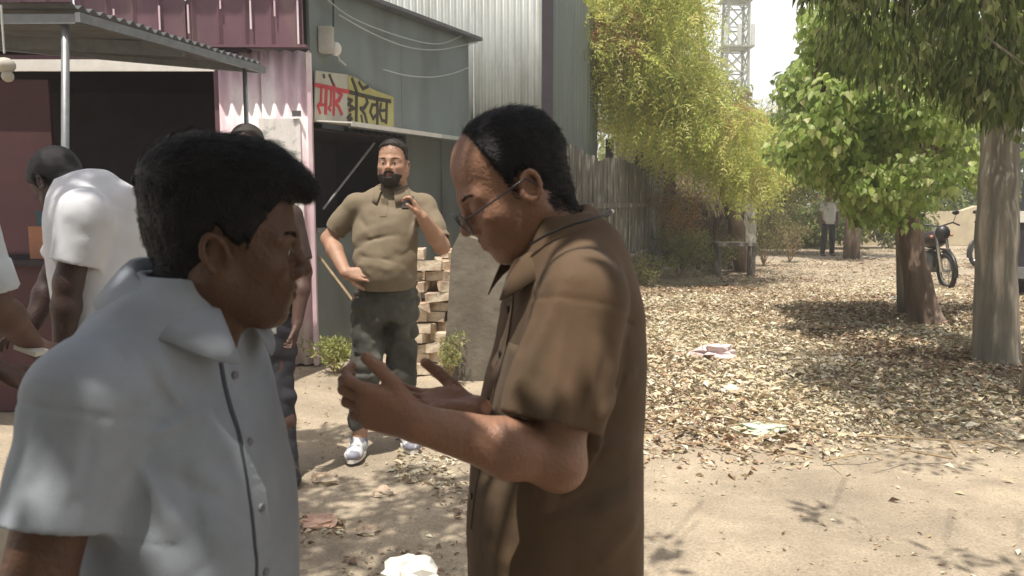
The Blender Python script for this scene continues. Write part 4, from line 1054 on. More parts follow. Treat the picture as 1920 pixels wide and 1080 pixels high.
def field(prims, P, post=None):
    P = P.astype(np.float32); d = np.full(len(P), .5, np.float32); lo = P.min(0); hi = P.max(0)
    for late in (False, True):
      if late and post is not None: d = post(P, d)
      for q in prims:
        if q.late != late: continue
        m = q.k + .02
        if (q.lo - m > hi).any() or (q.hi + m < lo).any():
            if q.op != 'i': continue
        v = q.fn(P).astype(np.float32)
        if q.op == 'u': d = smin(d, v, q.k)
        elif q.op == 's': d = -smin(-d, v, q.k)
        elif q.op == 'i': d = -smin(-d, -v, q.k)
        elif q.op == 'shell': d = np.maximum(d, -np.maximum(d + q.wall, v))
    return d
def sdf_mesh(prims, h, post=None, lo=None, hi=None, B=24, smooth=1):
    u = [q for q in prims if q.op == 'u']
    L0 = np.min([q.lo for q in u], 0) - 4 * h if lo is None else A_(lo, float); H0 = np.max([q.hi for q in u], 0) + 4 * h if hi is None else A_(hi, float)
    N = np.ceil((H0 - L0) / h).astype(int) + 1
    D = np.full(N, .5, np.float32)
    for ix in range(0, N[0], B):
        for iy in range(0, N[1], B):
            for iz in range(0, N[2], B):
                a = A_([ix, iy, iz]); b = np.minimum(a + B, N); c = L0 + (a + b) / 2 * h
                rad = np.linalg.norm((b - a) * h) / 2
                e = (b - a) * h / 2 + .03
                if not any(((q.lo <= c + e) & (q.hi >= c - e)).all() for q in u): continue
                # coarse probe
                g = [np.linspace(a[t], b[t] - 1, 4) for t in range(3)]
                Q = np.stack(np.meshgrid(*g, indexing='ij'), -1).reshape(-1, 3) * h + L0
                v = field(prims, Q, None)
                th = rad / 2.2 + .02
                if v.min() > th: continue
                if v.max() < -th: D[a[0]:b[0], a[1]:b[1], a[2]:b[2]] = -.5; continue
                g = [np.arange(a[t], b[t]) for t in range(3)]
                Q = np.stack(np.meshgrid(*g, indexing='ij'), -1).reshape(-1, 3) * h + L0
                D[a[0]:b[0], a[1]:b[1], a[2]:b[2]] = field(prims, Q, post).reshape(b - a)
    # surface nets
    S = D < 0
    c8 = [S[i:N[0] - 1 + i, j:N[1] - 1 + j, k:N[2] - 1 + k] for i in (0, 1) for j in (0, 1) for k in (0, 1)]
    al = c8[0].copy(); an = c8[0].copy()
    for c in c8[1:]: al &= c; an |= c
    act = np.argwhere(an & ~al); n = len(act)
    idx = np.full(A_(N) - 1, -1, np.int32); idx[tuple(act.T)] = np.arange(n)
    acc = np.zeros((n, 3)); cnt = np.zeros(n)
    off = [(i, j, k) for i in (0, 1) for j in (0, 1) for k in (0, 1)]
    for i, p in enumerate(off):
        for q in off[i + 1:]:
            if sum(abs(x - y) for x, y in zip(p, q)) != 1: continue
            dp = D[tuple((act + p).T)]; dq = D[tuple((act + q).T)]; m = (dp < 0) != (dq < 0)
            t = np.where(m, dp / np.where(np.abs(dp - dq) < 1e-12, 1, dp - dq), 0)
            acc[m] += (A_(p) + t[:, None] * (A_(q) - A_(p)))[m]; cnt[m] += 1
    V = act + acc / cnt[:, None]
    F = []
    for ax in range(3):
        o1, o2 = [(1, 2), (2, 0), (0, 1)][ax]
        sl0 = [slice(0, -1)] * 3; sl1 = [slice(0, -1)] * 3; sl0[ax] = slice(0, N[ax] - 1); sl1[ax] = slice(1, N[ax])
        for t in (o1, o2): sl0[t] = slice(1, N[t] - 1); sl1[t] = slice(1, N[t] - 1)
        a = S[tuple(sl0)]; b = S[tuple(sl1)]
        for flip in (0, 1):
            e = np.argwhere((a & ~b) if not flip else (~a & b))
            e = e.copy(); e[:, o1] += 1; e[:, o2] += 1
            q = []
            for d1, d2 in [(-1, -1), (0, -1), (0, 0), (-1, 0)]:
                v = e.copy(); v[:, o1] += d1; v[:, o2] += d2; q.append(idx[tuple(v.T)])
            q = np.stack(q, 1)
            F.append(q if not flip else q[:, ::-1])
    F = np.concatenate(F); F = F[(F >= 0).all(1)]
    for _ in range(smooth):
        s = np.zeros_like(V); w_ = np.zeros(len(V))
        for a, b in ((0, 1), (1, 2), (2, 3), (3, 0)):
            s += np.stack([np.bincount(F[:, a], V[F[:, b], t], len(V)) for t in range(3)], 1); w_ += np.bincount(F[:, a], minlength=len(V))
            s += np.stack([np.bincount(F[:, b], V[F[:, a], t], len(V)) for t in range(3)], 1); w_ += np.bincount(F[:, b], minlength=len(V))
        V = V * .5 + .5 * s / np.maximum(w_, 1)[:, None]
    return L0 + V * h, F
def march(prims, post, O, Dv, tmax=.4, n=50):
    O = A_(O, float); Dv = A_(Dv, float); t = np.zeros(len(O))
    for _ in range(n):
        d = field(prims, O + Dv * t[:, None], post); t = np.clip(t + d * .7, -.05, tmax)
    return O + Dv * t[:, None]
def fgrad(prims, post, P, e=.002):
    g = np.stack([field(prims, P + A_(v) * e, post) - field(prims, P - A_(v) * e, post) for v in np.eye(3)], 1)
    return g / (np.linalg.norm(g, axis=1)[:, None] + 1e-9)

# ---- head in local units: x forward, y left, z up
def head_prims(open_eye=True, fat=0.0, nx=-.048):
    P = [ell((-.020, 0, .045), (.088, .074, .084)), ell((.022, 0, .045), (.070, .065, .076), k=.03), ell((.032, 0, -.02), (.056, .058 + fat, .068), k=.03),
         ell((.042, 0, -.058), (.045, .045 + fat, .044), k=.03), ell((.069, 0, -.096), (.020, .024, .018), k=.025)]
    P.append(cone((-.030, 0, -.03), (nx, 0, -.17), .055 + fat * .4, .062 + fat, k=.03))
    for s in (-1, 1):
        P += [cone((-.008, s * (.053 + fat * .5), -.042), (.052, s * .024, -.090), .020 + fat * .5, .018, k=.03),
              ell((.058, s * .042, -.022), (.026, .020, .018), k=.025), cone((.086, s * .008, .021), (.070, s * .047, .018), .010, .010, k=.02)]
    for s in (-1, 1): P.append(ell((.100, s * .031, .000), (.016, .019, .012), k=.016, op='s'))
    for s in (-1, 1): P.append(ell((.077, s * .031, .000), (.0150, .0165, .0135), k=.006))
    if open_eye:
        for s in (-1, 1): P.append(ell((.094, s * .031, -.001), (.012, .0125, .0042), k=.003, op='s'))
    P += [cone((.084, 0, .018), (.108, 0, -.022), .0085, .0100, k=.014), ell((.109, 0, -.028), (.0125, .0115, .0105), k=.008)]
    for s in (-1, 1): P.append(ell((.098, s * .0145, -.032), (.0125, .0075, .0085), k=.007))
    for s in (-1, 1): P.append(ell((.104, s * .0075, -.040), (.005, .0035, .004), k=.003, op='s'))
    P += [ell((.076, 0, -.058), (.020, .030, .020), k=.02)]
    for s in (-1, 1):
        P += [cone((.0945, s * .002, -.0560), (.081, s * .023, -.0605), .0055, .0030, k=.006), cone((.0925, s * .001, -.0675), (.081, s * .020, -.0630), .0068, .0030, k=.006),
              cone((.1015, 0, -.0615), (.086, s * .025, -.0618), .0018, .0015, k=.003, op='s')]
    # ears
    for s in (-1, 1):
        t = np.linspace(-.5, 4.2, 11)
        pts = [(-.010 + .0155 * math.cos(a) - .005 * math.sin(a), s * (.0765 + .005 * (1 - math.cos(a)) * .5 + .003), -.006 + .0255 * math.sin(a)) for a in t]
        for i in range(10): P.append(cone(pts[i], pts[i + 1], .0038, .0038, k=.005))
        P.append(ell((-.008, s * .076, -.005), (.014, .005, .022), k=.006))
        P.append(ell((-.003, s * .0770, -.026), (.007, .005, .009), k=.006))
        P.append(ell((-.005, s * .084, -.006), (.007, .005, .011), k=.006, op='s'))
        P.append(cone((.010, s * .078, -.012), (.008, s * .079, -.020), .005, .004, k=.006))
    return P
HAIRLINE = {
 'full': ([-.12, -.06, -.03, -.012, .010, .022, .030, .045, .060, .078, .1], [-.105, -.10, -.075, .022, -.004, -.014, .008, .045, .060, .076, .09]),
 'bald': ([-.12, -.06, -.03, -.012, .008, .020, .028, .04, .1], [-.070, -.055, -.04, .034, .028, .005, .060, .2, .2]),
 'short': ([-.12, -.06, -.03, -.012, .010, .022, .032, .045, .060, .078, .1], [-.09, -.08, -.06, .022, .002, -.018, .03, .062, .078, .084, .095]),
}
def hair_prims(kind, T, extra=(), beard=0, nx=-.048, seed=0):
    """hair as a shell over the skull; T(p) thickness field in local units"""
    skull = [q for q in head_prims(False, 0, nx)[:6]]
    hx, hz = HAIRLINE[kind]
    def fn(p):
        d = field(skull, p); x, y, z = p[:, 0], p[:, 1], p[:, 2]
        h = np.interp(x, hx, hz); nz_ = vnoise(p * 60, seed) * .004
        if kind == 'full': h = h - .02 * np.clip((np.abs(y) - .03) / .04, 0, 1) * (x > .03)
        nz_ = nz_ * 1.8 + vnoise(p * 170, seed + 9) * .005
        m = np.clip((z - h + nz_) / .022, 0, 1)
        th = -.008 + (T(p) + .008) * m
        if beard:
            zb = np.interp(x, [-.01, .018, .034, .055, .1], [.01, .015, -.012, -.036, -.041])
            b = np.clip((zb - z + nz_) / .016, 0, 1) * np.clip((x + .012) / .015, 0, 1)
            lips = (np.abs(y) < .020) & (z > -.072) & (z < -.052) & (x > .07)
            b = np.where(lips, 0, b) * np.where(z > -.058, .62, 1 + .5 * np.clip((x - .05) / .02, 0, 1))
            th = np.maximum(th, -.008 + (beard + .008) * b * (1 - .0 * z))
        th = th + (vnoise(p * A_([90, 90, 40]), seed + 1) * .0018 + vnoise(p * 28, seed + 2) * .0022) * (th > 0)
        return d - th
    return [Prim(fn, (-.16, -.13, -.16), (.15, .13, .19), .004)] + list(extra)

NAILS = []
def hand_prims(wr, d, n, t, curls=(.5, .5, .5, .5), spread=.06, s=1.0, thumb=(.7, .3, .25), flat=1.0, cb=.2):
    """wr wrist, d finger direction, n palm normal (out of the palm), t towards the thumb side"""
    d = nrm(d); n = nrm(A_(n) - d * np.dot(n, d)); t_ = nrm(np.cross(n, d)); t_ = t_ if np.dot(t_, t) > 0 else -t_
    wr = A_(wr, float); P = []
    ks = [.030, .010, -.010, -.028]; kl = [.088, .090, .085, .077]; L_ = [.072, .080, .074, .058]
    for k_, l_ in zip(ks, kl):
        P.append(cone(wr + t_ * k_ * .45 * s + d * .008 * s, wr + (t_ * k_ + d * l_) * s, .0165 * s, .0118 * s, k=.014 * s))
    P.append(ell(wr + (d * .05 + t_ * .024 + n * .010) * s, A_([.030, .015, .014]) * s, np.stack([d, t_, n], 1), k=.014 * s))
    P.append(ell(wr + (d * .045 - t_ * .022 + n * .008) * s, A_([.032, .013, .012]) * s, np.stack([d, t_, n], 1), k=.014 * s))
    for q, (k_, l_, L) in enumerate(zip(ks, kl, L_)):
        p = wr + (t_ * k_ + d * l_) * s; sp = spread * (1.5 - q) ; dd = nrm(d + t_ * sp)
        r0 = [.0092, .0096, .0092, .0080][q] * s; ang = curls[q] * cb
        for j, (fr, cf) in enumerate(zip((.46, .30, .24), (.45, .35, .2))):
            e = math.cos(ang) * dd + math.sin(ang) * n
            p2 = p + e * L * fr * s; r1 = r0 * .90
            P.append(cone(p, p2, r0, r1, k=.004 * s)); (j == 2) and NAILS.append((p + e * L * fr * .75, e, -(math.cos(ang) * n - math.sin(ang) * dd), r1, s)); p = p2; r0 = r1; ang += curls[q] * (.9 if j == 0 else .7)
    # thumb
    a, b, c = thumb
    p = wr + (t_ * .020 + d * .020 + n * .006) * s; e = nrm(t_ * a + d * .75 + n * b); r0 = .0135 * s
    for j, L in enumerate((.042, .033, .027)):
        p2 = p + e * L * s; P.append(cone(p, p2, r0, r0 * .88, k=.008 * s if j == 0 else .004 * s)); p = p2; r0 *= .88; e = nrm(e + (d * c + n * .10 - t_ * .12))
    return P
def arm_prims(sh, el_, wr, s=1.0, r=(.050, .042, .043, .028)):
    sh, el_, wr = map(lambda v: A_(v, float), (sh, el_, wr)); f = wr - el_
    return [cone(sh, el_, r[0] * s, r[1] * s, k=.02), cone(el_, el_ + f * .35, r[1] * .95 * s, r[2] * s, k=.02), cone(el_ + f * .35, wr, r[2] * s, r[3] * s, k=.02)]
def leg_prims(hip, kn, an, s=1.0, r=(.082, .058, .056, .040)):
    hip, kn, an = map(lambda v: A_(v, float), (hip, kn, an)); f = an - kn
    return [cone(hip, kn, r[0] * s, r[1] * s, k=.03), cone(kn, kn + f * .35, r[1] * s, r[2] * s, k=.03), cone(kn + f * .35, an, r[2] * s, r[3] * s, k=.03)]
def foot_prims(an, tdir, s=1.0, g=.0):
    an = A_(an, float); d = nrm(A_([tdir[0], tdir[1], 0])); l = A_([-d[1], d[0], 0]); b = A_([an[0], an[1], g])
    return [cone(an, b + Z3 * .045 * s, .038 * s, .036 * s, k=.02), cone(b + d * -.03 * s + Z3 * .036 * s, b + d * .10 * s + Z3 * .034 * s, .034 * s, .033 * s, k=.03),
            ell(b + (d * .135 + l * .008) * s + Z3 * .027 * s, A_([.055, .044, .026]) * s, np.stack([d, l, Z3], 1), k=.03)]

def skin_mat(name, c, rough=.5):
    m = mat(name, c, rough, .10, 22, .28, 150, tint=True, spec=.38)
    p = m.node_tree.nodes['Principled BSDF']; p.inputs['Subsurface Weight'].default_value = .08; p.inputs['Subsurface Radius'].default_value = (.02, .008, .004); p.inputs['Subsurface Scale'].default_value = .3
    return m
def cloth_mat(name, c, weave=420, var=.07, rough=.85, bump=.25, c2=None):
    return mat(name, c, rough, var, 14, bump, weave, sheen=.04, spec=.25, base2=c2, patch=(.5, .62), pscale=5)
M['hair'] = mat('hair_black', (.009, .008, .009), .5, .3, 60, .4, 260, spec=.2)
M['hair2'] = mat('hair_brownblack', (.030, .022, .018), .5, .3, 60, .5, 200, spec=.3)
M['eye'] = mat('eye_white', (.55, .52, .48), .2, .05, 20)
M['iris'] = mat('iris', (.02, .012, .008), .15, .05, 20)

def strands(name, parent, prims, post, P0, Dr, ln, wd, m, lift=.35, segs=3, seed=0, grav=0.0):
    """fine tapered ribbons growing from the surface points P0"""
    n = len(P0); N_ = fgrad(prims, post, P0); r = np.random.default_rng(seed)
    D = Dr - N_ * np.sum(Dr * N_, 1)[:, None]; D = D / (np.linalg.norm(D, axis=1)[:, None] + 1e-9)
    D = D + N_ * lift * r.uniform(.3, 1.3, (n, 1)) + r.normal(0, .22, (n, 3)); D /= np.linalg.norm(D, axis=1)[:, None]
    S = np.cross(D, N_ + r.normal(0, .3, (n, 3))); S /= np.linalg.norm(S, axis=1)[:, None] + 1e-9
    L = (ln * r.uniform(.5, 1.2, n))[:, None] if np.ndim(ln) == 0 else (ln * r.uniform(.6, 1.15, n))[:, None]
    P = P0 - N_ * .001; rows = []
    for k in range(segs + 1):
        w_ = wd * (1 - k / segs) ** .6 + .00005
        rows += [P - S * w_ / 2, P + S * w_ / 2]
        D = D - N_ * .10 * k - Z3 * grav; D /= np.linalg.norm(D, axis=1)[:, None]; P = P + D * L / segs
    V = np.stack(rows, 1).reshape(-1, 3); b = np.arange(n)[:, None] * (2 * segs + 2)
    F = np.concatenate([b + A_([[2 * k, 2 * k + 1, 2 * k + 3, 2 * k + 2]]) for k in range(segs)])
    o = mesh(name, V, F, m, parent); o['kind'] = 'stuff'; return o

class Person: pass
def build_person(label, base, H, joints, shirt, pants, skin, hair, h=(.004, .005), group=None, feet=None, extra_body=(), tint=None):
    """joints: dict with world positions; H: head dict(o, R, s)"""
    pe = Person(); root = thing('person', label, 'person', (base[0], base[1], 0), group=group); pe.root = root
    hp = xf(head_prims(H.get('open', True), H.get('fat', 0), H.get('nx', -.048)), H['o'], H['R'], H['s']); pe.hp = hp
    body = list(hp)
    neckb = H['o'] + H['R'] @ A_([H.get('nx', -.048), 0, -.165]) * H['s']
    j = joints; s = j.get('s', 1.0)
    body += [cone(neckb, j['chest'], .058 * s, .09 * s, k=.05), cone(j['chest'], j['pelvis'], .095 * s, .11 * s, k=.05)]
    for sd in ('L', 'R'):
        sh_, el_, wr_ = j['sh' + sd], j['el' + sd], j['wr' + sd]
        body += [cone(neckb + (j['chest'] - neckb) * .45, sh_, .042 * s, .042 * s, k=.04)]
        body += arm_prims(sh_, el_, wr_, s, j.get('armr', (.046, .040, .042, .028)))
        if 'hand' + sd in j: body += hand_prims(wr_, **j['hand' + sd])
        hip, kn, an = j['hip' + sd], j['kn' + sd], j['an' + sd]
        body += leg_prims(hip, kn, an, s) + foot_prims(an, j['toe' + sd], s)
        body += [cone(j['pelvis'], hip, .09 * s, .085 * s, k=.04)]
    body += list(extra_body); pe.body = body
    V, F = sdf_mesh(body, h[0])
    # natural colour differences of the skin: lips, stubble, palms
    L = ((V - H['o']) @ H['R']) / H['s']
    c = np.tile(A_(skin['c'], float), (len(V), 1))
    def blend(mask, col): 
        nonlocal c
        c = c * (1 - mask[:, None]) + A_(col) * mask[:, None]
    x, y, z = L.T
    if skin.get('beard'):
        bm_ = np.clip((-.035 - z) / .015, 0, 1) * np.clip((x - .0) / .02, 0, 1) * np.clip((z + .125) / .02, 0, 1) * (np.abs(y) < .085) * (np.abs(x) < .13)
        blend(bm_ * skin['beard'], A_(skin['c']) * .45)
    lip = np.clip(1 - (np.abs(y) / .024) ** 2, 0, 1) * np.clip((.010 - np.abs(z + .0615)) / .003, 0, 1) * (x > .078) * (x < .11)
    blend(np.clip(lip, 0, 1), skin.get('lip', A_(skin['c']) * A_([.75, .6, .62])))
    o = mesh('body', V, F, skin['m'], root, smooth=True, col=c)
    # eyes
    if H.get('open', True) and h[0] < .007:
        for sd in (-1, 1):
            c0 = H['o'] + H['R'] @ A_([.0765, sd * .031, 0]) * H['s']
            e = MB().ball(c0, .0132 * H['s'], 14, 10).build('eye', M['eye'], root, smooth=True)
            g = nrm(H['R'] @ A_([1, 0, -.05])); MB().ball(c0 + g * .0088 * H['s'], .0068 * H['s'], 12, 8).build('iris', M['iris'], e, smooth=True)
    # hair
    if hair is not None:
        ex = xf(hair.get('extra', []), H['o'], H['R'], H['s'])
        hq = xf(hair_prims(hair['kind'], hair['T'], (), hair.get('beard', 0), H.get('nx', -.048), seed=hair.get('seed', 0)), H['o'], H['R'], H['s']) + ex
        pe.hair = hq
        Vh, Fh = sdf_mesh(hq, hair.get('h', .0035), smooth=0)
        ho = mesh('hair', Vh, Fh, hair.get('m', M['hair']), root, smooth=True)
        if hair.get('fringe', 0):
            hx, hz = HAIRLINE[hair['kind']]; r = np.random.default_rng(6)
            h_ = np.interp(L[:, 0], hx, hz)
            if hair['kind'] == 'full': h_ = h_ - .02 * np.clip((np.abs(L[:, 1]) - .03) / .04, 0, 1) * (L[:, 0] > .03)
            dz = L[:, 2] - h_
            sel = np.where(((np.abs(dz - .004) < .020) | ((L[:, 0] < -.028) & (dz > -.012) & (dz < .02))) & (np.abs(L).max(1) < .15) & (np.abs(L[:, 1]) < .0765) & ~((np.abs(L[:, 0] + .008) < .024) & (np.abs(L[:, 1]) > .068) & (np.abs(L[:, 2] + .003) < .032)))[0]
            if len(sel):
                pk = r.choice(sel, hair['fringe']); pk = pk[r.uniform(0, 1, len(pk)) < np.clip(.75 + dz[pk] / .022, 0, 1)]
                strands('hairline', ho, hp, None, V[pk] + r.normal(0, .001, (len(pk), 3)), hair['dir'](L[pk]) @ H['R'].T, hair.get('fl', .012) * H['s'], hair.get('w', .0011) * .8, hair.get('m', M['hair']), .15, seed=15)
        if hair.get('n', 0):
            Lh = ((Vh - H['o']) @ H['R']) / H['s']; bd = field(body, Vh)
            ok = np.where(bd > .002)[0]; r = np.random.default_rng(3); pick = r.choice(ok, min(hair['n'], len(ok) * 3)); 
            P0 = Vh[pick] + r.normal(0, .0015, (len(pick), 3)); Lp = Lh[pick]
            Dr = hair['dir'](Lp) @ H['R'].T; ln = hair['len'](Lp) * H['s']
            strands('hair_strands', ho, hq, None, P0, Dr, ln, hair.get('w', .0011), hair.get('m', M['hair']), hair.get('lift', .35), seed=5, grav=hair.get('grav', 0))
    # eyebrows
    if h[0] < .007:
        r = np.random.default_rng(8); n_ = 260; P = []; D = []
        for sd in (-1, 1):
            t = r.uniform(0, 1, n_); yy = sd * (.014 + .036 * t); zz = .020 + .008 * np.sin(t * 2.2) + r.normal(0, .0022, n_) * (1.2 - t)
            P.append(np.stack([np.full(n_, .12), yy, zz], 1)); D.append(np.stack([np.full(n_, 0.), np.full(n_, sd * 1.), .35 - .7 * t], 1))
        P = np.concatenate(P) @ H['R'].T * H['s'] + H['o']; D = np.concatenate(D) @ H['R'].T
        Q = march(hp, None, P, np.tile(-H['R'][:, 0], (len(P), 1)), .12)
        strands('eyebrow', root, hp, None, Q, D, .009 * H['s'], .0012 * H['s'], M['hair'], .25, 2, 9)
    # shirt, trousers, shoes
    if shirt is not None:
        pe.shirt = shirt['prims']; pe.spost = shirt.get('post')
        V, F = sdf_mesh(shirt['prims'], h[1], shirt.get('post'))
        mesh('shirt', V, F, shirt['m'], root, smooth=True)
    if pants is not None:
        V, F = sdf_mesh(pants['prims'], max(h[1], .006), pants.get('post')); mesh('trousers', V, F, pants['m'], root, smooth=True)
    if feet is not None:
        for sd in ('L', 'R'):
            an = A_(j['an' + sd]); d = nrm(A_([j['toe' + sd][0], j['toe' + sd][1], 0])); l = A_([-d[1], d[0], 0]); b = A_([an[0], an[1], 0])
            pr = [cone(b + Z3 * .085, b + Z3 * .05, .046, .044, k=.02), cone(b - d * .035 + Z3 * .042, b + d * .1 + Z3 * .042, .042, .041, k=.03), ell(b + d * .14 + Z3 * .036, (.062, .051, .035), np.stack([d, l, Z3], 1), k=.03), Prim(lambda p: -(p[:, 2] - .004), (-1e3,) * 3, (1e3,) * 3, .004, 'i')]
            V, F = sdf_mesh(pr, max(.005, h[1])); so_ = mesh('shoe', V, F, feet['m'], root, smooth=True)
            # sole: proud band
            m_ = 20; tt = np.linspace(0, 2 * math.pi, m_, endpoint=False)
            ring = [b + d * (.055 + .145 * math.cos(a)) + l * (.047 + .006 * math.cos(a)) * math.sin(a) for a in tt]
            V = [p for p in ring] + [p + Z3 * .022 for p in ring]
            mesh('sole', V, [tuple(range(m_))[::-1], tuple(range(m_, 2 * m_))] + [(i, (i + 1) % m_, m_ + (i + 1) % m_, m_ + i) for i in range(m_)], feet['sole'], so_)
    return pe
def folds(amp, freq, seed, dirv=None, ridge=True, fine=.0015):
    """cloth folds as a displacement of the distance field"""
    fr = A_(freq, float)
    def post(P, d):
        m = np.abs(d) < .035; Q = P[m]
        if len(Q) == 0: return d
        wq = Q + .03 * vnoise(Q * 6, seed + 5)[:, None]
        v = vnoise((wq @ dirv if dirv is not None else wq) * fr, seed)
        r_ = (1 - 2 * np.abs(v)) if ridge else v
        d = d.copy(); d[m] += amp * r_ + fine * vnoise(Q * 34, seed + 2); return d
    return post
def strip(name, parent, prims, post, pts, dirs, width, th, m, wdir, seg=1):
    """raised band following the cloth along pts"""
    pts = A_(pts, float); n = len(pts); a = march(prims, post, pts - A_(wdir) * width / 2, dirs); b = march(prims, post, pts + A_(wdir) * width / 2, dirs)
    na = -A_(dirs); V = np.concatenate([a + na * -.002, a + na * th, b + na * th, b + na * -.002])
    F = []
    for i in range(n - 1):
        for k in range(3): F.append((k * n + i, k * n + i + 1, (k + 1) * n + i + 1, (k + 1) * n + i))
    F += [(0, n, 2 * n, 3 * n), (n - 1, 4 * n - 1, 3 * n - 1, 2 * n - 1)]
    return mesh(name, V, F, m, parent, smooth=False)
def collar(parent, C, f, l, ra, rb, back, front, m, fall=(.045, .07), gap=.35, flare=.022, name='collar', lean=0., tip=.0, th=.0025, top=.03):
    """shirt collar: C centre at the neck base, f forward, l left; heights back/front above C"""
    f = A_(f); l = A_(l); n = 40; Rows = []
    ph = np.linspace(gap, 2 * math.pi - gap, n)                    # 0 is the front
    prof = [(0.0, -.02, 0), (.0, .6, 0), (.002, 1.0, 0), (.010, 1.05, 0), (.018, .85, 0), (.5, 0, 1), (1, 0, 2)]
    for p_ in prof:
        row = []
        for a in ph:
            ca, sa = math.cos(a), math.sin(a); w_ = (1 + ca) / 2                # 1 at the front
            hgt = top * (1 - .25 * w_)
            base = C + Z3 * (back * (1 - w_) + front * w_)
            fl_ = fall[0] * (1 - w_) + fall[1] * w_; 
            tipf = tip * max(0, w_ - .75) / .25
            if p_[2] == 0: r_ = p_[0]; z_ = p_[1] * hgt
            else:
                q = p_[0]; r_ = .018 + (flare + .35 * fl_ * (1 - .45 * w_)) * q; z_ = .85 * hgt - (fl_ + tipf) * q * (.85) - .004 * q * q
            d = f * ca * (ra + r_) + l * sa * (rb + r_)
            row.append(base + d + Z3 * z_ + f * lean * z_)
        Rows.append(row)
    V = A_(Rows).reshape(-1, 3); F = [(i * n + j_, i * n + j_ + 1, (i + 1) * n + j_ + 1, (i + 1) * n + j_) for i in range(len(prof) - 1) for j_ in range(n - 1)]
    o = mesh(name, V, F, m, parent, smooth=True)
    md = o.modifiers.new('thickness', 'SOLIDIFY'); md.thickness = th; md.offset = 0
    return o
def cutcyl(c, d, rad=.11, ln=.12, k=.002):
    c = A_(c, float); d = nrm(d)
    def fn(p):
        q = p - c; a = q @ d; r = np.linalg.norm(q - a[:, None] * d, axis=1)
        return np.maximum(np.maximum(-a, a - ln), r - rad).astype(np.float32)
    m = rad + ln
    q = Prim(fn, c - m, c + m, k, 's'); q.late = True; return q
def halfcut(pt, n_, k=.003):
    pt = A_(pt, float); n_ = nrm(n_)
    q = Prim(lambda p: ((p - pt) @ n_).astype(np.float32), (-1e3,) * 3, (1e3,) * 3, k, 'i'); q.late = True; return q
PO = {}
def wd(key, prims):
    """cloth relief worked into each solid before the pieces are joined"""
    for q in prims:
        def fn(p, g=q.fn):
            d = g(p); f_ = PO.get(key); return d if f_ is None else f_(p, d)
        q.fn = fn
    return prims
def sleeve(key, sh_, el_, t, r0, r1, wall=.010, k=.03):
    """sleeve from the shoulder to the part t of the upper arm, open and hollow at the hem"""
    sh_ = A_(sh_, float); el_ = A_(el_, float); e = sh_ + (el_ - sh_) * t; d = nrm(el_ - sh_)
    c = cone(sh_, e + d * .03, r0, r1, k=k); e32 = e.astype(np.float32); d32 = d.astype(np.float32)
    def fn(p):
        v = c.fn(p); f_ = PO.get(key)
        if f_ is not None: v = f_(p, v)
        u = (p - e32) @ d32
        v2 = np.maximum(v, u); inner = np.maximum(v + wall, -(u + .06))
        return np.maximum(v2, -inner).astype(np.float32)
    return [Prim(fn, c.lo, c.hi, k)]
def yoke(H, ch, r0=.068, r1=.10):
    nb = H['o'] + H['R'] @ A_([-.048, 0, -.165]) * H['s']
    return [cone(nb + Z3 * -.0, ch, r0, r1, k=.05)]
def shell_(q, wall): q.op = 'shell'; q.wall = wall; q.late = True; return q
def ax(yaw):
    f = A_([math.cos(yaw), math.sin(yaw), 0.]); return f, A_([-f[1], f[0], 0.])
rad = math.radians
# ------------------------------------------------------------------ man in the blue grey shirt (front left)
fA, lA = ax(rad(-18)); RA = np.stack([fA, lA, Z3], 1)
oA = W(425, 463, 1.10)
hf = nrm(A_([math.cos(rad(16)), math.sin(rad(16)), -.07])); HA = dict(o=oA, R=R_from(hf), s=.95, fat=.006)
cA = A_([-.472, 1.10, 0])
shR = W(160, 738, .935); elR = W(62, 1120, .87); wrR = elR + A_([.03, -.02, -.24])
shL = W(420, 720, 1.25); elL = shL + A_([-.06, .03, -.25]); wrL = elL + A_([.05, .0, -.23])
hipz = .72
JA = dict(chest=cA + Z3 * 1.13 + fA * -.01, pelvis=cA + Z3 * .78, shR=shR, shL=shL, elR=elR, elL=elL, wrR=wrR, wrL=wrL,
          hipR=cA - lA * .09 + Z3 * .72, hipL=cA + lA * .09 + Z3 * .72, knR=cA - lA * .10 + Z3 * .40 + fA * .02, knL=cA + lA * .1 + Z3 * .40 + fA * .02,
          anR=cA - lA * .11 + Z3 * .07, anL=cA + lA * .11 + Z3 * .07, toeR=fA, toeL=fA, s=.95, armr=(.046, .042, .043, .029),
          handR=dict(d=(.05, -.02, -1), n=lA, t=fA, s=.95), handL=dict(d=(.05, 0, -1), n=-lA, t=fA, s=.95))
s1 = sleeve('A', shR, elR, .665, .066, .059); s3 = sleeve('A', shL, elL, .78, .052, .055)
neckA = oA + HA['R'] @ A_([-.04, 0, -.12])
pr = wd('A', [loft(cA, RA, [.66, .78, .91, 1.0, 1.1, 1.18, 1.235, 1.27, 1.30, 1.325], [0, .01, .014, .014, .006, -.002, .002, .012, .026, .036], [.12, .125, .131, .131, .124, .114, .102, .090, .072, .058],
           [.17, .175, .178, .172, .166, .160, .140, .112, .084, .066], 2.3),
     cone(cA + Z3 * 1.265 - lA * .045, shR, .045, .058, k=.05), cone(cA + Z3 * 1.265 + lA * .045, shL, .045, .05, k=.05)]) + s1 + s3 + \
     [cone(neckA + Z3 * .015, neckA + Z3 * .12, .050, .058, k=.004, op='s')] + [cone(cA + Z3 * .6, cA + Z3 * .70, .11, .11, k=.004, op='s')]
M['shirtA'] = cloth_mat('blue_grey_linen', (.315, .345, .395), 500, .07, .9, .14, (.28, .305, .35))
foA = folds(.0060, (7, 7, 3.0), 21, None, True, .0016)
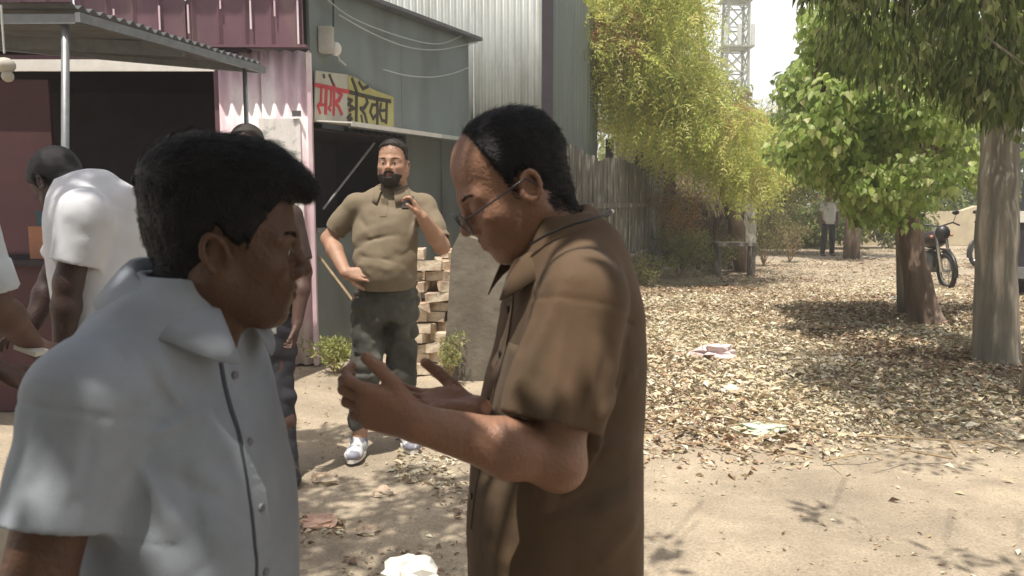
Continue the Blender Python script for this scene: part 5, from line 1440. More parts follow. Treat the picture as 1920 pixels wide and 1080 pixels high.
def crease(Q, L_):
    r_ = 0
    for a, b, w_, amp in L_:
        a = A_(a); ba = A_(b) - a; t = np.clip((Q - a) @ ba / (ba @ ba), 0, 1); q = Q - a - t[:, None] * ba
        dd = np.sqrt((q * q).sum(1)); r_ = r_ - amp * np.exp(-(dd / w_) ** 2) * np.sin(np.clip(t, .04, .96) * math.pi) ** .7
    return r_
WA = lambda px, py: march(prA0, None, [camo_l], [nrm(W(px, py, 1.) - camo_l)], 2., 80)[0]
camo_l = A_([0, 0, CAMH])
prA0 = pr
CRA = [(WA(a, b), WA(c, e), w_ * .8, amp * 1.2) for a, b, c, e, w_, amp in [(262, 640, 352, 770, .012, .007), (215, 640, 262, 800, .010, -.006), (250, 810, 330, 700, .010, -.005), (262, 830, 400, 760, .010, .005), (120, 700, 95, 900, .014, .006), (190, 760, 150, 930, .012, -.006),
        (70, 760, 40, 930, .012, .005), (250, 850, 330, 1000, .012, .005), (430, 700, 470, 900, .012, .004), (340, 850, 380, 1060, .014, -.005), (170, 820, 120, 960, .010, .004), (300, 880, 430, 950, .012, -.004)]]
def postA(P, d):
    d = foA(P, d); m = np.abs(d) < .03; Q = P[m]
    if len(Q) == 0: return d
    d = d.copy()
    # pulled folds fanning from the armpit
    q = Q - (shR + A_([.06, 0, -.07])); a = np.arctan2(q[:, 0], -q[:, 2]); r = np.linalg.norm(q, axis=1)
    d[m] += crease(Q, CRA)
    # sleeve seam
    u = (Q - shR) @ nrm(elR - shR); d[m] += .0022 * np.exp(-((u - .02) / .003) ** 2) * (np.linalg.norm(Q - shR, axis=1) < .10)
    u2 = (Q - shR) @ nrm(elR - shR) - np.linalg.norm(elR - shR) * .80 + .022; d[m] += .0016 * np.exp(-(u2 / .0022) ** 2) * (np.linalg.norm(Q - elR, axis=1) < .16)
    return d
def TA(p):
    x, y, z = p.T; t = np.clip((z - .03) / .07, 0, 1)
    b = np.clip((-.02 - x) / .04, 0, 1)
    return .006 + .018 * t * t + .004 * b * np.clip((z + .06) / .05, 0, 1)
def dirA(p):
    x, y, z = p.T; t = np.clip((z - .07) / .04, 0, 1)[:, None]
    return t * A_([1, 0, .05]) + (1 - t) * A_([-.1, 0, -1])
PO['A'] = postA
pa = build_person('dark haired man in a blue grey shirt seen from behind his right side, front left', (cA[0], cA[1]), HA, JA,
    dict(prims=pr, m=M['shirtA']), dict(prims=[loft(cA, RA, [.55, .7, .85], [0, 0, 0], [.11, .12, .115], [.16, .165, .16])] +
        [cone(JA['hip' + s], JA['kn' + s], .085, .07, k=.04) for s in 'LR'] + [cone(JA['kn' + s], JA['an' + s], .07, .055, k=.04) for s in 'LR'], m=mat('dark_trousers', (.03, .03, .04), .85, .1, 10, .2, 300)),
    dict(c=(.098, .048, .028), m=skin_mat('skin_a', (.098, .048, .028), .5), beard=.25),
    dict(kind='full', T=TA, h=.0032, n=17000, dir=dirA, len=lambda p: .008 + .018 * np.clip((p[:, 2] - .05) / .06, 0, 1), w=.0012, lift=.045,
         extra=[ell((-.040, 0, .098), (.066, .076, .054), k=.03), ell((.030, 0, .110), (.062, .066, .042), k=.03), ell((.082, .0, .098), (.034, .050, .026), k=.02), ell((.108, -.004, .088), (.016, .030, .017), k=.012)]),
    h=(.0028, .0042), feet=dict(m=M['black'], sole=M['rubber']))
colA = collar(pa.root, A_([neckA[0] - .006, neckA[1], 1.268]), fA, lA, .060, .060, .040, -.012, M['shirtA'], (.040, .052), .30, .022, lean=-.1, tip=.026, top=.034)
# placket, seam, buttons
zz = np.linspace(1.225, .72, 34); dd_ = [-(fA)] * 34
O = [cA + fA * .4 + Z3 * z_ - lA * .012 for z_ in zz]
strip('placket', pa.root, pr, None, O, A_(dd_), .032, .0022, M['shirtA'], lA)
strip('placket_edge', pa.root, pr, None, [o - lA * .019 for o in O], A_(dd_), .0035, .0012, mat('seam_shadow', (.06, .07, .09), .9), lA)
for k, z_ in enumerate((1.19, 1.10, 1.01, .92, .83)):
    q = march(pr, None, [cA + fA * .4 + Z3 * z_ - lA * .012], [-fA])[0] + fA * .003
    MB().tube([q - fA * .002, q + fA * .002], .0055, 10).build('button', mat('button', (.2, .2, .22), .4) if k == 0 else bpy.data.materials['button'], pa.root)

# ------------------------------------------------------------------ man in the brown shirt with glasses (centre)
fB, lB = ax(rad(180 + 14)); RB = np.stack([fB, lB, Z3], 1)
oB = W(964, 351, 1.36); hf = A_([-math.cos(rad(12)) * .883, -math.sin(rad(12)) * .883, -.469]); HB = dict(o=oB, R=R_from(hf), s=.96, fat=.004, nx=-.018, open=False)
cB = A_([.105, 1.37, 0])
shL = W(1088, 560, 1.19); elL = W(1044, 864, 1.12); wrL = W(786, 795, 1.075)
shR = W(1015, 575, 1.52); elR = W(990, 850, 1.50); wrR = W(896, 772, 1.32)
JB = dict(chest=cB + Z3 * 1.18, pelvis=cB + Z3 * .80 + fB * .02, shL=shL, elL=elL, wrL=wrL, shR=shR, elR=elR, wrR=wrR,
          hipL=cB + lB * .09 + Z3 * .74, hipR=cB - lB * .09 + Z3 * .74, knL=cB + lB * .10 + Z3 * .42 + fB * .02, knR=cB - lB * .1 + Z3 * .42 + fB * .02,
          anL=cB + lB * .11 + Z3 * .07, anR=cB - lB * .11 + Z3 * .07, toeL=fB, toeR=fB, s=.97, armr=(.048, .038, .042, .027),
          handL=dict(d=(-.88, .10, .27), n=(.30, .85, .30), t=(.2, 0, 1), curls=(.95, 1.05, 1.15, 1.3), spread=.03, s=.92, thumb=(.5, .25, .25)),
          handR=dict(d=(-.93, -.22, .22), n=(.10, -.25, 1), t=(0, 1, 0), curls=(.30, .35, .45, .6), s=.98, thumb=(.8, .35, .3)))
s1 = sleeve('B', shL, elL + A_([-.02, 0, 0]), .78, .072, .073); s3 = sleeve('B', shR, elR, .8, .065, .066)
neckB = oB + HB['R'] @ A_([-.022, 0, -.12])
pr = wd('B', [loft(cB, RB, [.74, .86, 1.0, 1.1, 1.18, 1.25, 1.30, 1.34, 1.375, 1.40], [.035, .035, .028, .016, .004, .002, .002, .010, .022, .034], [.150, .153, .146, .134, .122, .114, .106, .092, .072, .058],
           [.172, .176, .176, .174, .174, .166, .146, .112, .082, .066], 2.3),
     cone(cB + Z3 * 1.345 + lB * .045 - fB * .02, shL + Z3 * .005, .045, .060, k=.05), cone(cB + Z3 * 1.345 - lB * .045 - fB * .02, shR, .045, .055, k=.05)]) + s1 + s3 + \
     [cone(neckB + A_([0.015, 0, -.04]), neckB + A_([-.03, 0, .12]), .058, .060, k=.004, op='s')] + [cone(cB + Z3 * .66, cB + Z3 * .76, .12, .12, k=.004, op='s')]
M['shirtB'] = cloth_mat('brown_cotton', (.118, .074, .044), 420, .07, .8, .10, (.094, .064, .039))
foB = folds(.0058, (7, 7, 2.6), 61, None, True, .0012)
WB = lambda px, py: march(prB0, None, [camo_l], [nrm(W(px, py, 1.) - camo_l)], 2., 80)[0]
prB0 = pr
CRB = [(WB(a, b), WB(c, e), w_, amp) for a, b, c, e, w_, amp in [(1115, 790, 1190, 700, .012, .008), (1110, 840, 1195, 830, .014, .008), (1040, 960, 1190, 900, .016, -.007), (900, 930, 1060, 985, .014, .007), (960, 540, 905, 700, .012, .007), (985, 560, 930, 760, .012, -.008),
        (1060, 520, 965, 760, .011, .010), (1035, 500, 945, 690, .010, -.008), (1090, 540, 1050, 780, .012, -.007), (1125, 620, 1100, 790, .011, .007), (1150, 470, 1175, 640, .012, .006), (900, 1010, 1000, 1075, .014, .006), (1120, 1060, 1200, 960, .014, .007), (880, 880, 960, 905, .012, -.006)]]
def postB(P, d):
    d = foB(P, d); m = np.abs(d) < .03; Q = P[m]
    if len(Q) == 0: return d
    d = d.copy(); dv = nrm(elL - shL)
    u = (Q - shL) @ dv; rr = np.linalg.norm(Q - shL - u[:, None] * dv, axis=1)
    fr = nrm(A_([-1, 0, 0]) - dv * dv[0] * -1); th = (Q - shL) @ A_([1, 0, 0])
    w_ = np.clip(u / .10, 0, 1) * (rr < .10) * (u < .32)
    d[m] += crease(Q, CRB)
    d[m] += .0050 * np.sin(th * 95 + u * 9 + 2 * vnoise(Q * 6, 12)) * w_ * (Q[:, 1] < shL[1] + .05)
    d[m] += .0022 * np.exp(-((u - .015) / .003) ** 2) * (rr < .11) * (u < .05)
    d[m] += .0016 * np.exp(-((u - .232) / .0022) ** 2) * (rr < .10)
    return d
def TB(p):
    x, y, z = p.T; t = np.clip((z - .06) / .05, 0, 1); fr = np.clip((.045 - x) / .04, 0, 1)
    return .005 - .002 * t * np.clip(x / .03 + .5, 0, 1) + .003 * np.clip((-.04 - x) / .04, 0, 1)
HAIRLINE['bald'] = ([-.12, -.06, -.03, -.012, .008, .020, .028, .036, .045, .1], [-.078, -.070, -.050, .022, .008, .000, .035, .085, .2, .2])
def dirB(p):
    x, y, z = p.T; t = np.clip((z - .07) / .04, 0, 1)[:, None]
    return t * A_([-1, .15, .1]) + (1 - t) * A_([-.8, 0, -.6])
PO['B'] = postB
NAILS.clear()
pb_ = build_person('balding man with glasses and brown half sleeve shirt gesturing with both hands', (cB[0], cB[1]), HB, JB,
    dict(prims=pr, m=M['shirtB']), dict(prims=[loft(cB, RB, [.6, .74, .9], [0.02, 0.02, 0.02], [.12, .13, .125], [.16, .165, .16])] +
        [cone(JB['hip' + s], JB['kn' + s], .088, .07, k=.04) for s in 'LR'] + [cone(JB['kn' + s], JB['an' + s], .07, .058, k=.04) for s in 'LR'], m=mat('brown_trousers', (.05, .042, .035), .85, .1, 10, .2, 300)),
    dict(c=(.275, .145, .095), m=skin_mat('skin_b', (.275, .145, .095), .45), beard=.12),
    dict(kind='bald', T=TB, h=.0032, n=12000, fringe=11000, fl=.015, dir=dirB, len=lambda p: .018 + 0 * p[:, 0], w=.0010, lift=.06, seed=4),
    h=(.0028, .0042), feet=dict(m=M['black'], sole=M['rubber']), extra_body=[ell(elL + A_([.006, 0, -.010]), (.027, .025, .027), k=.03)])
M['nail'] = mat('nail', (.42, .25, .19), .35, .05, 20)
for c_, e_, dn_, r_, s_ in NAILS:
    dn_ = nrm(dn_); MB().ball(c_ + dn_ * r_ * .78, (.0058 * s_, .0048 * s_, .0022 * s_), 10, 6, np.stack([e_, np.cross(dn_, e_), dn_], 1)).build('fingernail', M['nail'], pb_.root, True)
collar(pb_.root, A_([.062, cB[1], 1.338]), fB, lB, .060, .062, .046, -.038, M['shirtB'], (.040, .055), .42, .016, lean=0, tip=.02, top=.032)
zz = np.linspace(1.27, .76, 34)
O = [cB + fB * .4 + Z3 * z_ for z_ in zz]
strip('placket', pb_.root, pr, None, O, A_([-fB] * 34), .034, .0022, M['shirtB'], lB)
for k, z_ in enumerate((1.24, 1.165, 1.085, 1.00, .92, .84)):
    q = march(pr, None, [cB + fB * .4 + Z3 * z_], [-fB])[0] + fB * .003
    MB().tube([q - fB * .002, q + fB * .0025], .006, 10).build('button', mat('button_dark', (.015, .012, .01), .35) if k == 0 else bpy.data.materials['button_dark'], pb_.root)
# chest pocket
q0 = cB + fB * .4 + lB * .085; pv = []
gu = np.linspace(-.05, .05, 8); gv = np.linspace(1.19, 1.07, 8)
Q = march(pr, None, [q0 + lB * a + Z3 * b for b in gv for a in gu], [-fB] * 64) + fB * .003
mesh('pocket', Q, [(r * 8 + c, r * 8 + c + 1, (r + 1) * 8 + c + 1, (r + 1) * 8 + c) for r in range(7) for c in range(7)], M['shirtB'], pb_.root, True).modifiers.new('t', 'SOLIDIFY').thickness = .002
# spectacles
RH = HB['R']; hw = lambda p: oB + RH @ A_(p) * .97
gm_ = mat('spectacle_frame', (.03, .03, .035), .3, .05, 10)
sp = thing('spectacles', 'thin framed spectacles worn low by the balding man in brown', 'glasses', hw((.115, 0, -.01)))
lens = bpy.data.materials.new('lens'); lens.use_nodes = True
p_ = lens.node_tree.nodes['Principled BSDF']; p_.inputs['Transmission Weight'].default_value = 1; p_.inputs['Roughness'].default_value = .02; p_.inputs['IOR'].default_value = 1.05; p_.inputs['Alpha'].default_value = .25; p_.inputs['Base Color'].default_value = (.95, .96, .97, 1)
lens.node_tree.nodes['Principled BSDF'].inputs['Specular IOR Level'].default_value = .9
sg__ = -1
tilt = A_([.99, 0, -.14]); 
for s in (-1, 1):
    c0 = hw((.112, s * .034, -.012)); axn = nrm(RH @ A_([.985, s * .1, -.14])); upv = RH @ A_([0, 0, 1.])
    MB().torus(c0, axn, .025, .0013, 28, 6, ell=(1.05, .78), up=upv).build('rim', M['chrome'] if s > 5 else gm_, sp, True)
    u_ = nrm(upv - axn * np.dot(upv, axn)); v_ = np.cross(axn, u_); a_ = np.linspace(0, 2 * math.pi, 24, endpoint=False)
    ring = [c0 + v_ * .0262 * math.cos(t) + u_ * .0192 * math.sin(t) for t in a_]
    mesh('lens', [r_ + axn * .0007 for r_ in ring] + [r_ - axn * .0007 for r_ in ring], [tuple(range(24)), tuple(range(47, 23, -1))] + [(i, 24 + i, 24 + (i + 1) % 24, (i + 1) % 24) for i in range(24)], lens, sp)
    MB().tube([hw((.108, s * .060, -.004)), hw((.09, s * .075, -.001)), hw((.03, s * .0815, .006)), hw((-.006, s * .085, .012)), hw((-.022, s * .085, -.012))], .0015, 6).build('temple', gm_, sp, True)
MB().tube([hw((.113, -.009, -.006)), hw((.117, 0, -.003)), hw((.113, .009, -.006))], .0014, 6).build('bridge', gm_, sp, True)
# spectacle cord / chain round the neck
ph = np.linspace(.9, 2 * math.pi - .9, 26)
cc = A_([.066, cB[1], 1.352])
dr_ = A_([fB * math.cos(a) + lB * math.sin(a) for a in ph]); P0_ = cc + dr_ * .16 + Z3 * (.10 - .05 * (1 + np.cos(ph))[:, None] / 2)
P = march(pr, None, P0_, (lambda q: q / np.linalg.norm(q, axis=1)[:, None])(-dr_ * .75 - Z3 * .65), .3) + dr_ * .010 + Z3 * .010
cd_ = thing('neck_cord', 'thin dark and white cord lying round the collar of the brown shirt', 'cord', cc)
MB().tube(P, .0022, 6).build('cord', M['black'], cd_, True)
MB().tube([P[9] + A_([0, 0, .004]), P[10] + A_([.004, 0, .006]), P[12] + A_([.004, 0, .006])], .0035, 6).build('cord_clasp', M['chrome'], cd_, True)
# watch-like thread on the wrist is left out: nothing of it can be told

# ------------------------------------------------------------------ bearded man standing behind
D_ = 4.48; fF, lF = ax(rad(-96)); RF = np.stack([fF, lF, Z3], 1)
hf = nrm(A_([-.10, -1, .06])); HF = dict(o=W(737, 309, D_), R=R_from(hf), s=1.03, fat=.012)
cF = A_([W(727, 500, D_)[0], D_, 0])
JF = dict(chest=W(731, 430, D_), pelvis=W(722, 540, D_), shR=W(667, 384, D_), elR=W(617, 448, D_ + .02), wrR=W(648, 512, D_ - .16), shL=W(798, 388, D_), elL=W(828, 462, D_ - .12), wrL=W(792, 408, D_ - .30),
          hipR=W(692, 565, D_), hipL=W(752, 565, D_ + .02), knR=W(688, 700, D_ - .05), knL=W(750, 700, D_ + .03))
JF['anR'] = A_([W(676, 830, D_)[0], D_ - .04, .08]); JF['anL'] = A_([W(762, 830, D_ + .1)[0], D_ + .12, .08]); JF['toeR'] = A_([-.05, -1, 0]); JF['toeL'] = A_([.35, -1, 0])
JF['handR'] = dict(d=A_([.85, -.1, -.05]), n=A_([.1, .8, -.4]), t=A_([0, 0, 1.]) * -1 + A_([0, 0, 2.2]) * 0, curls=(.35, .35, .4, .4), s=1.0)
JF['handL'] = dict(d=A_([-.45, -.1, .85]), n=A_([-.75, -.1, -.5]), t=A_([-.3, -1, 0]), curls=(.9, 1.2, 1.3, 1.3), s=1.0)
JF['armr'] = (.050, .045, .046, .032)
s1 = sleeve('F', JF['shR'], JF['elR'], .78, .068, .066, .013); s3 = sleeve('F', JF['shL'], JF['elL'], .85, .068, .066, .013)
zF = lambda y: W(720, y, D_)[2]
pr = wd('F', [loft(cF, RF, [zF(545), zF(520), zF(495), zF(460), zF(425), zF(395), zF(375), zF(362), zF(352)], [.02, .04, .045, .03, .012, 0, -.01, -.02, -.02], [.15, .165, .17, .155, .145, .125, .10, .08, .065],
           [.158, .172, .178, .182, .186, .178, .15, .105, .08], 2.2)] + yoke(HF, JF['chest'], .068, .10) + [cone(W(712, 372, D_), JF['shR'], .055, .06, k=.05), cone(W(755, 372, D_), JF['shL'], .055, .06, k=.05)]) + s1 + s3 + \
     [halfcut(A_([0, 0, zF(541)]), (0, 0, -1))]
foF = folds(.007, (8, 8, 9), 91, None, True, .002)
WF = lambda px, py: march(pr, None, [W(px, py, D_ - .6)], [nrm(W(px, py, 4.) - W(px, py, 3.))], 1., 60)[0]
CRF = [(WF(a, b), WF(c, e), w_, amp) for a, b, c, e, w_, amp in [(672, 440, 740, 418, .02, .016), (674, 455, 745, 440, .016, -.014), (672, 470, 760, 470, .018, .014), (672, 480, 740, 490, .014, -.012), (675, 495, 730, 505, .016, .012), (690, 520, 790, 505, .014, -.010), (690, 512, 780, 480, .014, .010), (665, 400, 690, 430, .014, -.010), (785, 400, 770, 450, .016, .010)]]
def postF(P, d):
    d = foF(P, d); m = np.abs(d) < .04; Q = P[m]
    if len(Q) == 0: return d
    d = d.copy(); 
    d[m] += crease(Q, CRF)
    return d
pants_pr = [loft(cF, RF, [zF(600), zF(570), zF(530)], [0, 0.01, .02], [.13, .14, .14], [.16, .17, .165])]
for s_, w0 in (('R', 1.0), ('L', 1.0)):
    pants_pr += [cone(JF['hip' + s_], JF['kn' + s_], .105, .085, k=.04), cone(JF['kn' + s_], JF['an' + s_] + Z3 * .10, .085, .070, k=.04)]
PO['F'] = postF
pf = build_person('bearded man in an olive grey shirt with one hand on his hip', (cF[0], cF[1]), HF, JF,
    dict(prims=pr, m=cloth_mat('olive_grey_cotton', (.19, .152, .105), 200, .06, .9, .2)),
    dict(prims=pants_pr, post=folds(.014, (8, 8, 13), 44, None, True, .004), m=cloth_mat('charcoal_trousers', (.085, .085, .075), 200, .2, .9, .2, (.05, .05, .045))),
    dict(c=(.38, .22, .15), m=skin_mat('skin_f', (.38, .22, .15), .5), beard=.0),
    dict(kind='short', T=lambda p: .0005 + .009 * np.clip((p[:, 2] - .055) / .04, 0, 1), beard=.010, h=.004, extra=[ell((.094, .013, -.0485), (.009, .017, .006), k=.008), ell((.094, -.013, -.0485), (.009, .017, .006), k=.008)], n=5000, fringe=2500, fl=.010, dir=lambda p: np.tile(A_([.2, 0, -1.]), (len(p), 1)), len=lambda p: .008 + 0 * p[:, 0], w=.002, lift=.4, m=M['hair2']),
    h=(.0048, .0058), feet=dict(m=mat('white_trainer', (.55, .55, .56), .6, .2, 20, base2=(.2, .2, .25), patch=(.5, .55), pscale=14), sole=M['white_paint']))
collar(pf.root, W(733, 358, D_), fF, lF, .072, .078, .02, -.03, bpy.data.materials['olive_grey_cotton'], (.04, .06), .4, .02, tip=.01, top=.03)
q = [cF + fF * .5 + lF * .015 + Z3 * z_ for z_ in np.linspace(zF(372), zF(405), 8)]
strip('placket', pf.root, pr, None, q, A_([-fF] * 8), .035, .003, bpy.data.materials['olive_grey_cotton'], lF)
hd_ = JF['handL']; p_ = A_(JF['wrL']) + nrm(hd_['d']) * .105 + nrm(hd_['n']) * .028
ph_ = thing('dark_phone', 'small dark phone in the raised hand of the bearded man', 'phone', p_)
MB().beam(p_ - A_([0, .05, .03]), p_ + A_([0, .05, .03]), .05, .010).build('case', M['black'], ph_)

# ------------------------------------------------------------------ man in the white t-shirt (left, bending)
fC, lC = ax(rad(168)); RC = np.stack([fC, lC, Z3], 1); DC = 2.8
hf = nrm(A_([-.6, .3, -.9])); HC = dict(o=W(114, 345, DC + .08), R=R_from(hf), s=1.0, fat=-.012, open=False)
cC = A_([W(185, 500, DC)[0], DC, 0])
JC = dict(chest=W(178, 430, DC), pelvis=W(195, 640, DC), shL=W(160, 402, DC - .17), elL=W(128, 530, DC - .20), wrL=W(118, 655, DC - .2), shR=W(150, 392, DC + .17), elR=W(100, 520, DC + .2), wrR=W(60, 610, DC + .1),
          hipL=W(195, 660, DC - .09), hipR=W(195, 660, DC + .09), knL=A_([cC[0] - .02, DC - .1, .48]), knR=A_([cC[0] + .02, DC + .1, .48]), anL=A_([cC[0], DC - .1, .08]), anR=A_([cC[0] + .03, DC + .1, .08]), toeL=fC, toeR=fC,
          handL=dict(d=(-.25, 0, -1), n=-lC, t=fC), handR=dict(d=(-.8, 0, -.4), n=(0, 0, -1), t=-lC), armr=(.052, .044, .044, .03))
s1 = sleeve('C', JC['shL'], JC['elL'], .72, .084, .076, .013); s3 = sleeve('C', JC['shR'], JC['elR'], .72, .084, .076, .013)
zC = lambda y: W(185, y, DC)[2]
pr = wd('C', [loft(cC, RC, [zC(690), zC(620), zC(540), zC(460), zC(410), zC(378), zC(355), zC(338)], [-.01, -.01, -.0, .0, .015, .03, .05, .06], [.135, .135, .135, .135, .125, .105, .08, .06], [.17, .17, .175, .185, .185, .16, .12, .08], 2.3)] + yoke(HC, JC['chest'], .07, .12) + \
     [cone(W(158, 368, DC - .05), JC['shL'], .075, .082, k=.06), cone(W(158, 368, DC + .05), JC['shR'], .075, .082, k=.06), cone(W(170, 372, DC), W(200, 420, DC), .085, .11, k=.05), cone(W(214, 385, DC), W(190, 362, DC), .092, .076, k=.03)]) + s1 + s3
PO['C'] = folds(.007, (6, 6, 4), 14, None, True, .0015)
pc = build_person('man in a white t-shirt bending over the counter behind the awning post', (cC[0], cC[1]), HC, JC,
    dict(prims=pr, m=cloth_mat('white_jersey', (.56, .57, .61), 300, .04, .9, .15)),
    dict(prims=[loft(cC, RC, [zC(760), zC(690), zC(640)], [0, 0, 0], [.12, .13, .125], [.16, .17, .16])] + [cone(JC['hip' + s], JC['kn' + s], .095, .08, k=.04) for s in 'LR'] + [cone(JC['kn' + s], JC['an' + s] + Z3 * .03, .08, .065, k=.04) for s in 'LR'], m=bpy.data.materials['dark_trousers']),
    dict(c=(.045, .024, .02), m=skin_mat('skin_c', (.045, .024, .02), .5)),
    dict(kind='short', T=lambda p: .008 + 0 * p[:, 0], h=.006), h=(.006, .006), feet=dict(m=M['black'], sole=M['rubber']))

# ------------------------------------------------------------------ man cut off by the left edge
fE, lE = ax(rad(20)); RE = np.stack([fE, lE, Z3], 1); DE = 2.15
cE = A_([W(-105, 500, DE)[0], DE, 0]); hf = nrm(A_([.9, .3, -.3])); HE = dict(o=W(-95, 240, DE), R=R_from(hf), s=1.0, open=False)
JE = dict(chest=W(-110, 470, DE), pelvis=W(-115, 680, DE), shR=W(-45, 395, DE - .14), elR=W(18, 560, DE - .12), wrR=W(92, 648, DE + .05), shL=W(-100, 390, DE + .18), elL=W(-60, 560, DE + .2), wrL=W(20, 690, DE + .16),
          hipR=W(-115, 700, DE - .09), hipL=W(-115, 700, DE + .09), knR=A_([cE[0] + .03, DE - .1, .46]), knL=A_([cE[0], DE + .1, .46]), anR=A_([cE[0], DE - .1, .08]), anL=A_([cE[0], DE + .1, .08]), toeR=fE, toeL=fE,
          handR=dict(d=(.7, .3, -.5), n=(-.2, .5, -.8), t=(.3, 1, 0), curls=(.8, .9, 1, 1)), handL=dict(d=(.8, 0, -.5), n=(0, 0, 1), t=lE))
s1 = sleeve('E', JE['shR'], JE['elR'], .97, .075, .062, .013); s3 = sleeve('E', JE['shL'], JE['elL'], .9, .075, .065, .013)
zE = lambda y: W(0, y, DE)[2]
pr = wd('E', [loft(cE, RE, [zE(760), zE(680), zE(560), zE(460), zE(400), zE(360), zE(340)], [0, .01, .015, .01, 0, -.01, -.01], [.125, .13, .13, .125, .115, .09, .065], [.165, .17, .175, .18, .17, .12, .08], 2.3)] + yoke(HE, JE['chest']) + \
     [cone(W(-100, 360, DE - .05), JE['shR'], .07, .07, k=.05)]) + s1 + s3 + [cone(W(-105, 360, DE), W(-100, 320, DE), .06, .055, k=.004, op='s')]
PO['E'] = folds(.006, (8, 8, 8), 24, None, True, .0015)
pe_ = build_person('man cut off by the left frame edge with folded pale blue sleeve', (cE[0], cE[1]), HE, JE,
    dict(prims=pr, m=cloth_mat('pale_blue_cotton', (.50, .54, .58), 300, .05, .85, .2)),
    dict(prims=[loft(cE, RE, [zE(840), zE(760), zE(700)], [0, 0, 0], [.12, .13, .125], [.16, .17, .16])] + [cone(JE['hip' + s], JE['kn' + s], .095, .08, k=.04) for s in 'LR'] + [cone(JE['kn' + s], JE['an' + s] + Z3 * .03, .08, .065, k=.04) for s in 'LR'], m=cloth_mat('beige_trousers', (.42, .39, .33), 200)),
    dict(c=(.11, .06, .045), m=skin_mat('skin_e', (.11, .06, .045), .5)), dict(kind='short', T=lambda p: .008 + 0 * p[:, 0], h=.006), h=(.0055, .006), feet=dict(m=M['black'], sole=M['rubber']))
pe_.root.location.x -= .045
# rolled cuff
e0 = JE['shR'] + (JE['elR'] - JE['shR']) * .97; d0 = nrm(JE['elR'] - JE['shR'])
e0 = e0 - X3 * .045
MB().tube([e0 - d0 * .085, e0 - d0 * .08, e0 - d0 * .01, e0 - d0 * .004], [.066, .0715, .0705, .064], 24, caps=False).build('cuff', bpy.data.materials['pale_blue_cotton'], pe_.root, True)
p_ = W(58, 655, DE + .02)
o = MB().box(p_, .07, .05, .012, A_([[.9, .1, .3], [-.1, 1, 0], [-.3, 0, .95]])).build('paper_slip', M['paper'], loc=p_); props(o, 'small folded paper slip held at the left edge by the dark hand', 'paper')

# ------------------------------------------------------------------ man behind the first man's head
DD = 4.1; fD, lD = ax(rad(-70)); RD = np.stack([fD, lD, Z3], 1)
cD = A_([W(496, 500, DD)[0], DD, 0]); HD = dict(o=W(464, 284, DD), R=R_from(nrm(A_([.1, -1, -.1]))), s=1.0)
JD = dict(chest=W(498, 450, DD), pelvis=W(505, 590, DD), shL=W(545, 405, DD), elL=W(570, 510, DD - .02), wrL=W(557, 605, DD - .1), shR=W(445, 405, DD), elR=W(430, 510, DD), wrR=W(440, 600, DD),
          hipR=W(480, 620, DD), hipL=W(520, 620, DD), knR=W(490, 740, DD + .05), knL=W(528, 745, DD - .03), anR=A_([W(478, 850, DD)[0], DD + .1, .08]), anL=A_([W(547, 850, DD)[0], DD - .05, .08]), toeR=A_([0, -1., 0]), toeL=A_([.35, -1., 0]),
          handL=dict(d=(-.15, -.1, -1), n=-lD, t=fD, curls=(1, 1.1, 1.2, 1.2)), handR=dict(d=(0, 0, -1), n=lD, t=fD))
zD = lambda y: W(500, y, DD)[2]
s1 = sleeve('D', JD['shL'], JD['elL'], .8, .066, .060, .014); s3 = sleeve('D', JD['shR'], JD['elR'], .8, .066, .06, .014)
def torsoD(g, y0): return loft(cD, RD, [zD(y0), zD(590), zD(500), zD(430), zD(395), zD(372), zD(350)], [0, 0, .0, .0, 0, -.01, -.01], [.12 + g, .12 + g, .12 + g, .12 + g, .11 + g, .09 + g, .075], [.135 + g, .135 + g, .14 + g, .15 + g, .14 + g, .11, .08], 2.3)
PO['D'] = folds(.005, (8, 8, 6), 34)
pd_ = build_person('slim man in a dark shirt standing behind the head of the blue grey shirted man', (cD[0], cD[1]), HD, JD,
    dict(prims=wd('D', [torsoD(.012, 585)] + yoke(HD, JD['chest'])) + s1 + s3, m=cloth_mat('dark_brown_shirt', (.055, .035, .032), 200)),
    dict(prims=[loft(cD, RD, [zD(660), zD(620), zD(585)], [0, 0, 0], [.11, .12, .12], [.14, .145, .14])] + [cone(JD['hip' + s], JD['kn' + s], .085, .065, k=.04) for s in 'LR'] + [cone(JD['kn' + s], JD['an' + s] + Z3 * .03, .065, .05, k=.04) for s in 'LR'], post=folds(.006, (9, 9, 12), 36), m=bpy.data.materials['dark_trousers']),
    dict(c=(.09, .05, .04), m=skin_mat('skin_d', (.09, .05, .04), .5)),
    dict(kind='short', T=lambda p: .010 + 0 * p[:, 0], h=.006, m=M['hair2']), h=(.0062, .0065), feet=dict(m=M['black'], sole=M['rubber']))
V, F = sdf_mesh([torsoD(0.0, 622), halfcut(A_([0, 0, zD(590)]), (0, 0, 1))], .006, folds(.004, (9, 9, 5), 35)); mesh('undershirt', V, F, cloth_mat('white_striped_cotton', (.52, .53, .52), 200, .2), pd_.root, True)

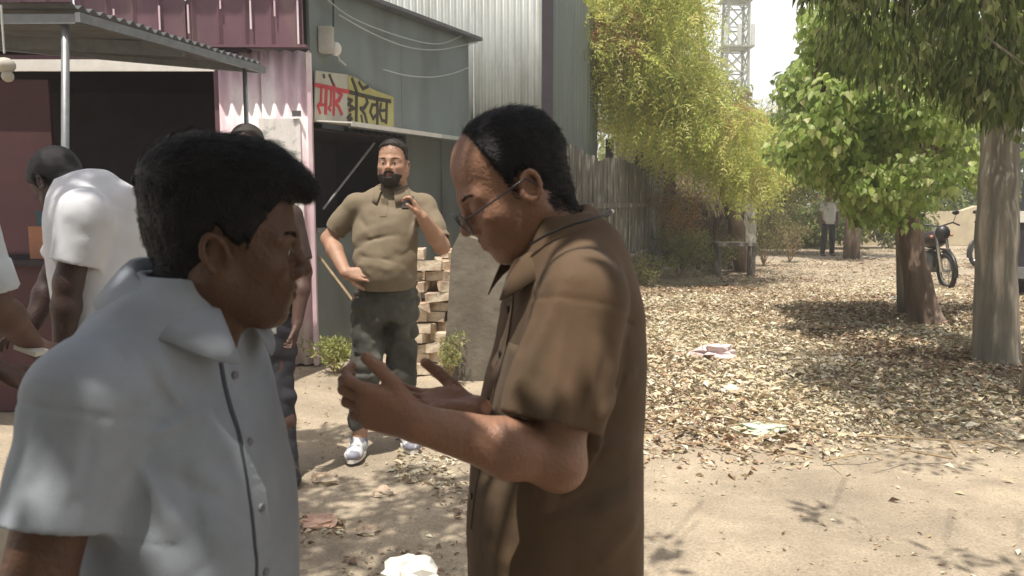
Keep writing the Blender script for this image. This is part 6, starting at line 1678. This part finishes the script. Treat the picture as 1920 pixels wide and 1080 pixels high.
# ------------------------------------------------------------------ two people far down the path
for q, (px, py, lab, cs, cp) in enumerate([(1551, 480, 'far walker in a pale shirt and dark trousers on the path', (.5, .5, .46), (.02, .02, .025)), (1529, 462, 'farther walker in dark clothes left of the pale shirted one', (.07, .055, .05), (.03, .03, .03))]):
    g = G(px, py); g[2] = 0; f_, l_ = ax(rad(-90 + 40 * q)); at = lambda f, l, z: g + f_ * f + l_ * l + Z3 * z
    J = dict(chest=at(0, 0, 1.25), pelvis=at(0, 0, .95), hipR=at(0, -.09, .9), hipL=at(0, .09, .9), knR=at(.05, -.12, .5), knL=at(-.02, .12, .5), anR=at(.02, -.14, .08), anL=at(-.05, .14, .08), toeR=f_, toeL=f_,
             shR=at(0, -.18, 1.38), shL=at(0, .18, 1.38), elR=at(-.03, -.24, 1.1), elL=at(-.03, .24, 1.1), wrR=at(.06, -.22, .86), wrL=at(.06, .22, .86))
    for s in 'LR': J['hand' + s] = dict(d=(0, 0, -1), n=l_, t=f_)
    RR = np.stack([f_, l_, Z3], 1)
    shp = [loft(g, RR, [.85, 1.0, 1.2, 1.36, 1.44], [0] * 5, [.115, .115, .12, .10, .06], [.16, .16, .18, .15, .07])] + [cone(J['sh' + s], (J['sh' + s] + J['el' + s]) / 2, .065, .06, k=.03) for s in 'LR']
    build_person(lab, (g[0], g[1]), dict(o=at(.0, 0, 1.60), R=R_from(f_), s=1.0), J, dict(prims=shp, m=cloth_mat('far_shirt', cs)), dict(prims=[cone(J['hip' + s], J['kn' + s], .09, .075, k=.04) for s in 'LR'] + [cone(J['kn' + s], J['an' + s], .075, .06, k=.04) for s in 'LR'], m=cloth_mat('far_trousers', cp)),
                 dict(c=(.15, .08, .06), m=M.get('skin_far') or M.setdefault('skin_far', skin_mat('skin_far', (.15, .08, .06)))), dict(kind='short', T=lambda p: .01 + 0 * p[:, 0], h=.012), h=(.012, .014))

# ------------------------------------------------------------------ dusty summer air
vb_ = mesh('haze', [(x_, y_, z_) for x_ in (-134, 154) for y_ in (-114, 194) for z_ in (-1.5, 27.5)], [(0, 1, 3, 2), (4, 6, 7, 5), (0, 4, 5, 1), (2, 3, 7, 6), (0, 2, 6, 4), (1, 5, 7, 3)], None, loc=(0, 0, -1.5))
hm = bpy.data.materials.new('haze'); hm.use_nodes = True; N = hm.node_tree.nodes; N.clear()
ho_ = N.new('ShaderNodeOutputMaterial'); pv_ = N.new('ShaderNodeVolumePrincipled'); pv_.inputs['Density'].default_value = .0048; pv_.inputs['Color'].default_value = (1.0, .97, .90, 1); pv_.inputs['Anisotropy'].default_value = .2
hm.node_tree.links.new(pv_.outputs[0], ho_.inputs['Volume']); vb_.data.materials.append(hm); vb_['kind'] = 'stuff'
props(vb_, 'thin dusty air over the whole place', 'haze')
